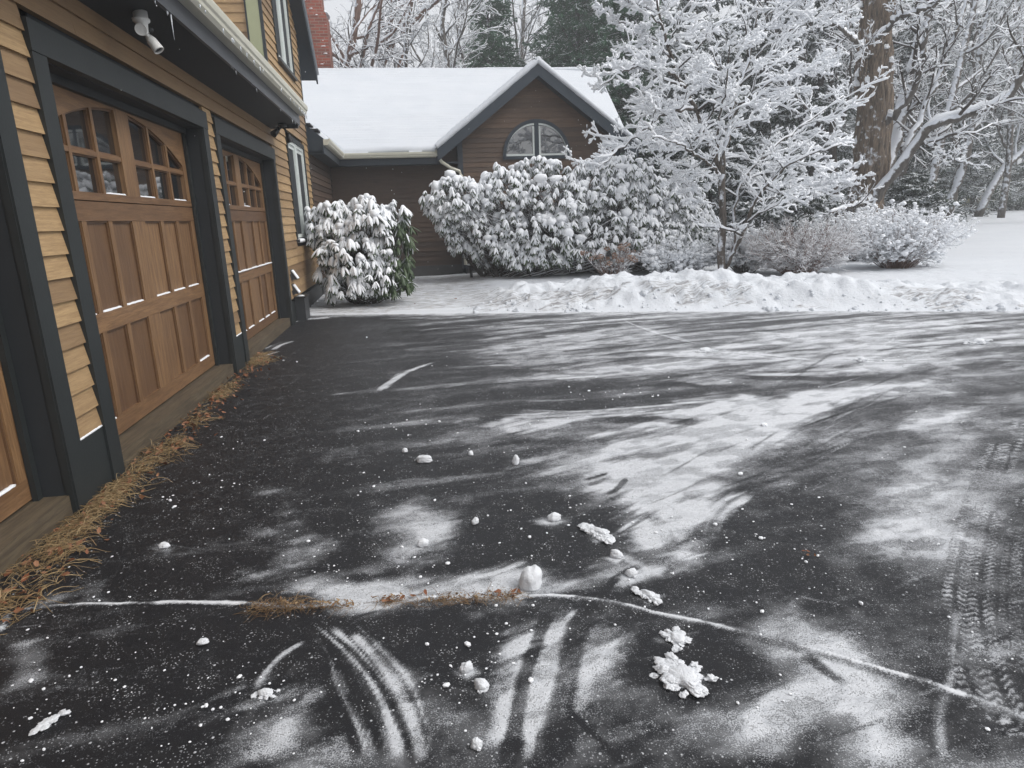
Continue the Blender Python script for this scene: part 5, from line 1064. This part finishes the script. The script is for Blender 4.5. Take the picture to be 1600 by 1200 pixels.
# tall one in front of the gable
bl = [((1.35, 14.7, 1.85), (.62, .6, .50)), ((1.5, 14.8, 1.15), (.42, .45, .42)), ((5.0, 14.8, 2.05), (.8, .8, .6)), ((6.2, 14.9, 1.5), (.6, .7, .7)), ((1.75, 15.0, 1.72), (.85, .75, .62)), ((2.6, 14.9, 1.75), (.95, .85, .75)), ((3.6, 14.8, 1.85), (1.0, .9, .80)), ((4.6, 14.8, 1.80), (1.0, .9, .80)), ((5.45, 14.9, 1.45), (.95, .85, .75)), ((2.2, 14.9, 1.0), (.75, .7, .6)), ((3.2, 14.4, .95), (1.1, .8, .65)), ((4.5, 14.4, .95), (1.2, .8, .65)), ((5.6, 14.6, .85), (1.0, .8, .6)), ((6.1, 15.0, 1.0), (.7, .7, .7))]
bl = [((c_[0]-.38, c_[1], c_[2]), r_) for c_, r_ in bl]+[((6.3, 15.0, 1.25), (.6, .7, .8)), ((.95, 14.6, 1.55), (.40, .45, .42)), ((2.6, 14.3, .60), (.8, .5, .42)), ((3.8, 14.1, .55), (.8, .5, .42)), ((5.0, 14.2, .55), (.8, .5, .42))]
stems = np.array([(rng.uniform(1.6, 5.6), rng.uniform(14.7, 15.3), .0) for _ in range(16)])
rhodo('rhododendron', 'wide tall rhododendron buried in snow in front of the brown gable wall', shell(bl, .26), 2900, 41, stems, lambda C: np.clip(.90+.20*(C[:, 2]-1.1)+.25*(vnoise(C[:, 0]*1.5, C[:, 2]*1.5)-.5), .30, 1), .085, .15)
bl = [((-.95, 11.9, 1.35), (.50, .5, .48)), ((-.45, 11.8, 1.38), (.62, .55, .50)), ((-.15, 11.7, 1.0), (.45, .5, .55)), ((-.75, 11.6, .85), (.62, .55, .45)), ((-.25, 11.5, .50), (.50, .45, .32)), ((-1.25, 11.9, 1.4), (.30, .35, .35)), ((-.85, 11.4, .45), (.40, .35, .28))]
bl = [((c_[0]-.22, c_[1], c_[2]), r_) for c_, r_ in bl]
stems = np.array([(rng.uniform(-1.1, -.6), rng.uniform(11.6, 12.0), .0) for _ in range(7)])
rhodo('rhododendron', 'smaller snow-laden rhododendron in the corner with green leaves showing on its right side', shell(bl, .16), 620, 42, stems, lambda C: np.clip(.95-1.25*smooth(-.52, -.10, C[:, 0])*smooth(1.65, 1.3, C[:, 2])*smooth(.45, .6, C[:, 2]+0.4*(C[:, 0] > -.42))+.2*(vnoise(C[:, 0]*3, C[:, 2]*3)-.5)-.6*smooth(.6, .35, C[:, 2])*smooth(-.8, -.5, C[:, 0]), .05, 1), .058, .16)

# ---- evergreens
def conifer(px, Y, h, r, label, seed, mt, cat='tree', name='evergreen_tree', snowy=1.0, z0=.1, nb=120, group='snowy evergreens of the wood'):
    global rng
    rng = np.random.default_rng(seed); b = A(px, 330, Y); b[2] = float(terrain(b[0], b[1]))-.05; q = np.linspace(0, 1, 12)
    P0 = np.stack([b[0]+0*q, b[1]+0*q, b[2]+q*h], 1)[None]; P0[0, 1:] += rng.normal(0, .04, (11, 3)); R0 = (.03*h*.55)*np.linspace(1, .15, 12)[None]
    t = z0+(1-z0)*np.sort(rng.random(nb))**.9; an = rng.uniform(0, 2*PI, nb); el = rng.uniform(-.25, .25, nb)+.35*t; L = r*(1-t)**.75*rng.uniform(.6, 1.15, nb)+.25
    p = b+np.stack([0*t, 0*t, t*h], 1); D = np.stack([np.cos(an)*np.cos(el), np.sin(an)*np.cos(el), np.sin(el)], 1); K1 = grow(p, D, L, 8, .08, -.045); S1 = (L*.012+.008)[:, None]*np.linspace(1, .3, 8)[None]
    K2, S2 = kids(K1, S1, 12, .12, 1, 52, .5, .5, 5, .10, -.05, flat=.8, lmax=1.4, minr=.008, side=True); K3, S3 = kids(K2, S2, 6, .1, 1, 48, .5, .7, 3, .1, -.08, lmax=.5, minr=.008)
    g, w, s = MB(), MB(), MB(); w.tubes(P0, R0, 9); w.tubes(K1, S1, 5)
    def tufts(P, R, rad, a):  g.tubes(P, np.maximum(R, rad*rng.uniform(.6, 1.3, R.shape)), 4, squash=.55, a=a, cap=False)
    tufts(K2, S2, .028, rng.random(len(K2))); tufts(K3, S3, .034, rng.random(len(K3)))
    # needle cards: thin blades standing off the twigs
    n = len(K3)*5; i = rng.integers(0, len(K3), n); j = rng.integers(0, 2, n); f = rng.random((n, 1)); O = K3[i, j]*(1-f)+K3[i, j+1]*f; dd = unit(K3[i, j+1]-K3[i, j]+rng.normal(0, .7, (n, 3))); sd = unit(np.cross(dd, rng.normal(0, 1, (n, 3)))); Ln = rng.uniform(.06, .16, (n, 1)); g.add(np.stack([O-sd*.008, O+sd*.008, O+dd*Ln], 1).reshape(-1, 3), T=np.arange(n*3).reshape(-1, 3), a=np.repeat(rng.random(n), 3))
    snow_on(s, K2, np.full(S2.shape, .022), .042*snowy, 5, .7, keep=min(1, .9*snowy)); snow_on(s, K3, np.full(S3.shape, .026), .040*snowy, 4, .7, keep=.8*min(1, snowy)); snow_on(s, K1, S1, .04, 5, .8, keep=.8)
    return tree_obj(name, b, label, cat, group, [(w, 'trunk', BARK_T, True), (g, 'foliage', mt, False), (s, 'snow', SNOWF, True)])
bare_tree(655, 24.0, (0, 0), 8, .13, 'slender tree close behind the ridge with dense snowy twigs above mid roof', BARK_G, 21, None, 1.3)
bare_tree(505, 28.0, (0, 0), 9, .13, 'thin snowy tree partly hidden by the brick chimney', BARK_G, 22, None, 1.3)
conifer(775, 36, 13, 3.4, 'green pine behind the low roof left of the gap of open sky', 51, NEEDG, snowy=.25, z0=.2, nb=250)
conifer(905, 35, 16, 4.0, 'tall green pine behind the roof right of the gap of open sky', 52, NEEDG, snowy=.2, z0=.15, nb=280)
conifer(985, 32, 15, 3.6, 'dark green pine seen between the gable and the dogwood crown', 53, NEEDG, snowy=.35, z0=.1, nb=260)
conifer(1080, 26, 12, 3.0, 'dark evergreen filling the space behind the left of the dogwood crown', 54, NEED, snowy=.9, z0=.03, nb=150)
conifer(1180, 28, 13, 3.2, 'dark evergreen directly behind the middle of the dogwood', 55, NEED, snowy=.8, z0=.03, nb=150)
conifer(1265, 25, 12, 2.8, 'dark evergreen between the dogwood and the old maple trunk', 56, NEED, snowy=.8, z0=.03, nb=150)
conifer(1450, 33, 13, 3.4, 'dark evergreen behind the leaning trunks right of the old maple', 57, NEED, snowy=.8, z0=.02, nb=160)
conifer(1520, 38, 12, 3.2, 'shadowy evergreen farther right behind the forked pale tree', 58, NEED, snowy=.9, z0=.02, nb=140)
conifer(1395, 30, 12, 3.0, 'dark evergreen just right of and behind the old maple trunk', 59, NEED, snowy=.7, z0=.02, nb=150)
conifer(1588, 40, 2.6, 1.8, 'low round dark evergreen bush at the right of the cream house', 60, NEED, name='evergreen_bush', cat='shrub', snowy=.6, z0=.0, nb=90)
conifer(1425, 20.5, 2.2, 1.5, 'dark evergreen bush at the foot of the leaning grey tree', 61, NEED, name='evergreen_bush', cat='shrub', snowy=.8, z0=.0, nb=80)
conifer(1040, 16.8, 3.4, 1.6, 'grey-green hemlock hidden between the rhododendron and the dogwood trunk', 62, NEED, name='evergreen_bush', cat='shrub', snowy=1.1, z0=.02, nb=120)
conifer(1215, 17.2, 3.0, 1.6, 'snow-draped hemlock behind the brown twiggy shrub', 63, NEED, name='evergreen_bush', cat='shrub', snowy=1.2, z0=.02, nb=110)
conifer(1110, 19.5, 5.2, 2.0, 'snow-draped hemlock behind the dogwood trunk', 64, NEED, name='evergreen_tree', snowy=1.1, z0=.02, nb=120)

# ---- the wood behind, one mass
rng = np.random.default_rng(77)
def mass_tree(gw, gf, gs, b, h, ever):
    q = np.linspace(0, 1, 8); P0 = np.stack([b[0]+.06*h*q*rng.normal(), b[1]+0*q, b[2]+q*h] if 0 else [b[0]+.06*h*q*rng.normal()*np.ones(8), b[1]+0*q, b[2]+q*h], 1)[None]; R0 = .016*h*np.linspace(1, .3, 8)[None]; gw.tubes(P0, R0, 6)
    if ever:
        K1, S1 = kids(P0, R0, 46, .06, 1, 78, .34, .4, 6, .1, -.05, minr=.03); K2, S2 = kids(K1, S1, 9, .1, 1, 50, .5, .6, 4, .12, -.06, lmax=1.6, minr=.05, side=True); gf.tubes(K1, np.maximum(S1, .05), 3, a=rng.random(len(K1)), cap=False); gf.tubes(K2, S2*1.4, 3, a=rng.random(len(K2)), cap=False); snow_on(gs, K2, S2, .07, 3, .8, keep=.75)
    else:
        K1, S1 = kids(P0, R0, 14, .2, 1, 45, .48, .5, 7, .13, .05, minr=.03); K2, S2 = kids(K1, S1, 8, .1, 1, 45, .5, .5, 5, .15, .03, lmax=3, minr=.016); K3, S3 = kids(K2, S2, 6, .1, 1, 45, .5, .7, 4, .15, .02, lmax=1.4, minr=.012)
        gw.tubes(K1, S1, 4); gw.tubes(K2, S2, 3, cap=False); gw.tubes(K3, S3, 3, cap=False); snow_on(gs, K1, S1, .06, 4); snow_on(gs, K2, S2, .05, 3); snow_on(gs, K3, S3, .045, 3)
gw, gf, gs = MB(), MB(), MB()
for i in range(74):
    px = rng.uniform(480, 1750); Y = rng.uniform(40, 62)
    if 800 < px < 860: continue
    b = A(px, 330, Y); b[2] = float(terrain(b[0], b[1])); far_right = px > 1540 and rng.random() < .5
    if far_right: continue
    mass_tree(gw, gf, gs, b, rng.uniform(11, 17) if px > 700 else rng.uniform(9, 12), px > 860 and rng.random() < .45)
o = gw.build('distant_woods', BARK_G); tag(o, 'far-off snowy woods closing the view behind the garden trees', 'woods', kind='stuff')
o2 = gf.build('woods_foliage', NEED, attr=True, parent=o); o2['kind'] = 'stuff'; o3 = gs.build('woods_snow', SNOWF, parent=o); o3['kind'] = 'stuff'
rng = np.random.default_rng(5)

# ---- the neighbour's cream house
cb = A(1552, 322, 44); cz = float(terrain(cb[0], cb[1])); nh = empty('neighbour_house', (cb[0], cb[1], cz)); tag(nh, 'small cream gabled house with snow on its roof, far right among the trees', 'house')
x, y = cb[0], cb[1]
g = MB(); w_ = 1.9; hh = 1.5
g.add([(x-w_, y, cz-.3), (x+w_, y, cz-.3), (x+w_, y, cz+hh), (x, y, cz+hh+1.9), (x-w_, y, cz+hh), (x-w_, y+9, cz-.3), (x+w_, y+9, cz-.3), (x+w_, y+9, cz+hh), (x, y+9, cz+hh+1.9), (x-w_, y+9, cz+hh)], [(0, 1, 2, 4), (5, 9, 7, 6), (0, 5, 6, 1), (1, 6, 7, 2), (0, 4, 9, 5)], [(4, 2, 3), (9, 8, 7)])
sub(g, 'wall', m_plain('cream_siding', (.52, .47, .30), .7, 5, .002, .06), nh)
g = MB()
for sg in (1, -1):
    P = [(x, y-.3, cz+hh+1.9), (x+sg*(w_+.3), y-.3, cz+hh-.3), (x+sg*(w_+.3), y+9.3, cz+hh-.3), (x, y+9.3, cz+hh+1.9)]; g.hexa(P+[(a, b_, c_+.16) for a, b_, c_ in P])
o = sub(g, 'roof', SNOW, nh)
g = MB(); g.box(x-.35, x+.35, y-.04, y-.001, cz+.9, cz+1.9); sub(g, 'window', GLASS, nh)
# second roof further right
cb = A(1610, 300, 50); cz = float(terrain(cb[0], cb[1])); x, y = cb[0], cb[1]; nh2 = empty('neighbour_house', (x, y, cz)); tag(nh2, 'low building with a broad snow-white roof at the right edge beyond the trees', 'house')
g = MB(); g.box(x-2.2, x+8, y, y+8, cz-.3, cz+1.3); sub(g, 'wall', m_plain('tan_siding', (.26, .20, .15), .7, 5, .002, .06), nh2)
g = MB(); P = [(x-2.6, y-.4, cz+1.2), (x+8.4, y-.4, cz+1.2), (x+8.4, y+4, cz+3.6), (x-2.6, y+4, cz+3.6)]; g.hexa(P+[(a, b_, c_+.18) for a, b_, c_ in P]); P = [(x-2.6, y+4.001, cz+3.6), (x+8.4, y+4.001, cz+3.6), (x+8.4, y+8.4, cz+1.2), (x-2.6, y+8.4, cz+1.2)]; g.hexa(P+[(a, b_, c_+.18) for a, b_, c_ in P]); sub(g, 'roof', SNOW, nh2)

# ---- snowflakes drifting down
g = MB(); n = 900; O = np.stack([rng.uniform(-1.3, 14, n), rng.uniform(1.2, 16, n), rng.uniform(.1, 6, n)], 1); V, T = I1; M = rot_rand(n, 1)*(rng.uniform(.0013, .0032, n)*(1+.09*O[:, 1]))[:, None, None]; g.inst(V, None, T, M, O)
tag(g.build('falling_snow', SNOWF), 'fine snowflakes drifting down in front of the house and trees', 'snowflakes', kind='stuff')

# ------------------------------------------------------------------ snowy air
hm = bpy.data.materials.new('snowy_air'); hm.use_nodes = True; hn = hm.node_tree; hn.nodes.clear(); ho = hn.nodes.new('ShaderNodeOutputMaterial'); hv = hn.nodes.new('ShaderNodeVolumePrincipled')
hv.inputs['Color'].default_value = (.93, .95, .97, 1); hv.inputs['Density'].default_value = .0043; hn.links.new(hv.outputs[0], ho.inputs['Volume'])
g = MB(); g.box(-97, 146, -25, 146, -1.12, 20); tag(g.build('haze', hm), kind='stuff')
# ------------------------------------------------------------------ light
W = bpy.data.worlds.new('World'); SC.world = W; W.use_nodes = True; nt = W.node_tree; bg = nt.nodes['Background']
sky = nt.nodes.new('ShaderNodeTexSky'); sky.sky_type = 'NISHITA'; sky.sun_disc = False; EL, AZ = 46, 118
sky.sun_elevation = math.radians(EL); sky.sun_rotation = math.radians(AZ); sky.air_density = 1.0; sky.dust_density = 6.0; sky.ozone_density = 1.0
hs = nt.nodes.new('ShaderNodeHueSaturation'); hs.inputs['Saturation'].default_value = .22; nt.links.new(sky.outputs[0], hs.inputs['Color'])
deck = mixc(nt, .72, hs.outputs[0], (4.05, 4.15, 4.35)); nt.links.new(deck, bg.inputs['Color']); bg.inputs['Strength'].default_value = .15
sd = bpy.data.lights.new('sun', 'SUN'); sd.energy = .9; sd.angle = math.radians(25); sd.color = (1, .97, .93); so = bpy.data.objects.new('sun', sd); COL.objects.link(so)
az = math.radians(AZ); dv = mathutils.Vector((math.sin(az)*math.cos(math.radians(EL)), math.cos(az)*math.cos(math.radians(EL)), math.sin(math.radians(EL)))); so.rotation_euler = dv.to_track_quat('Z', 'Y').to_euler()
SC.view_settings.view_transform = 'Standard'; SC.view_settings.look = 'None'; SC.view_settings.gamma = 1; SC.view_settings.exposure = 0.64
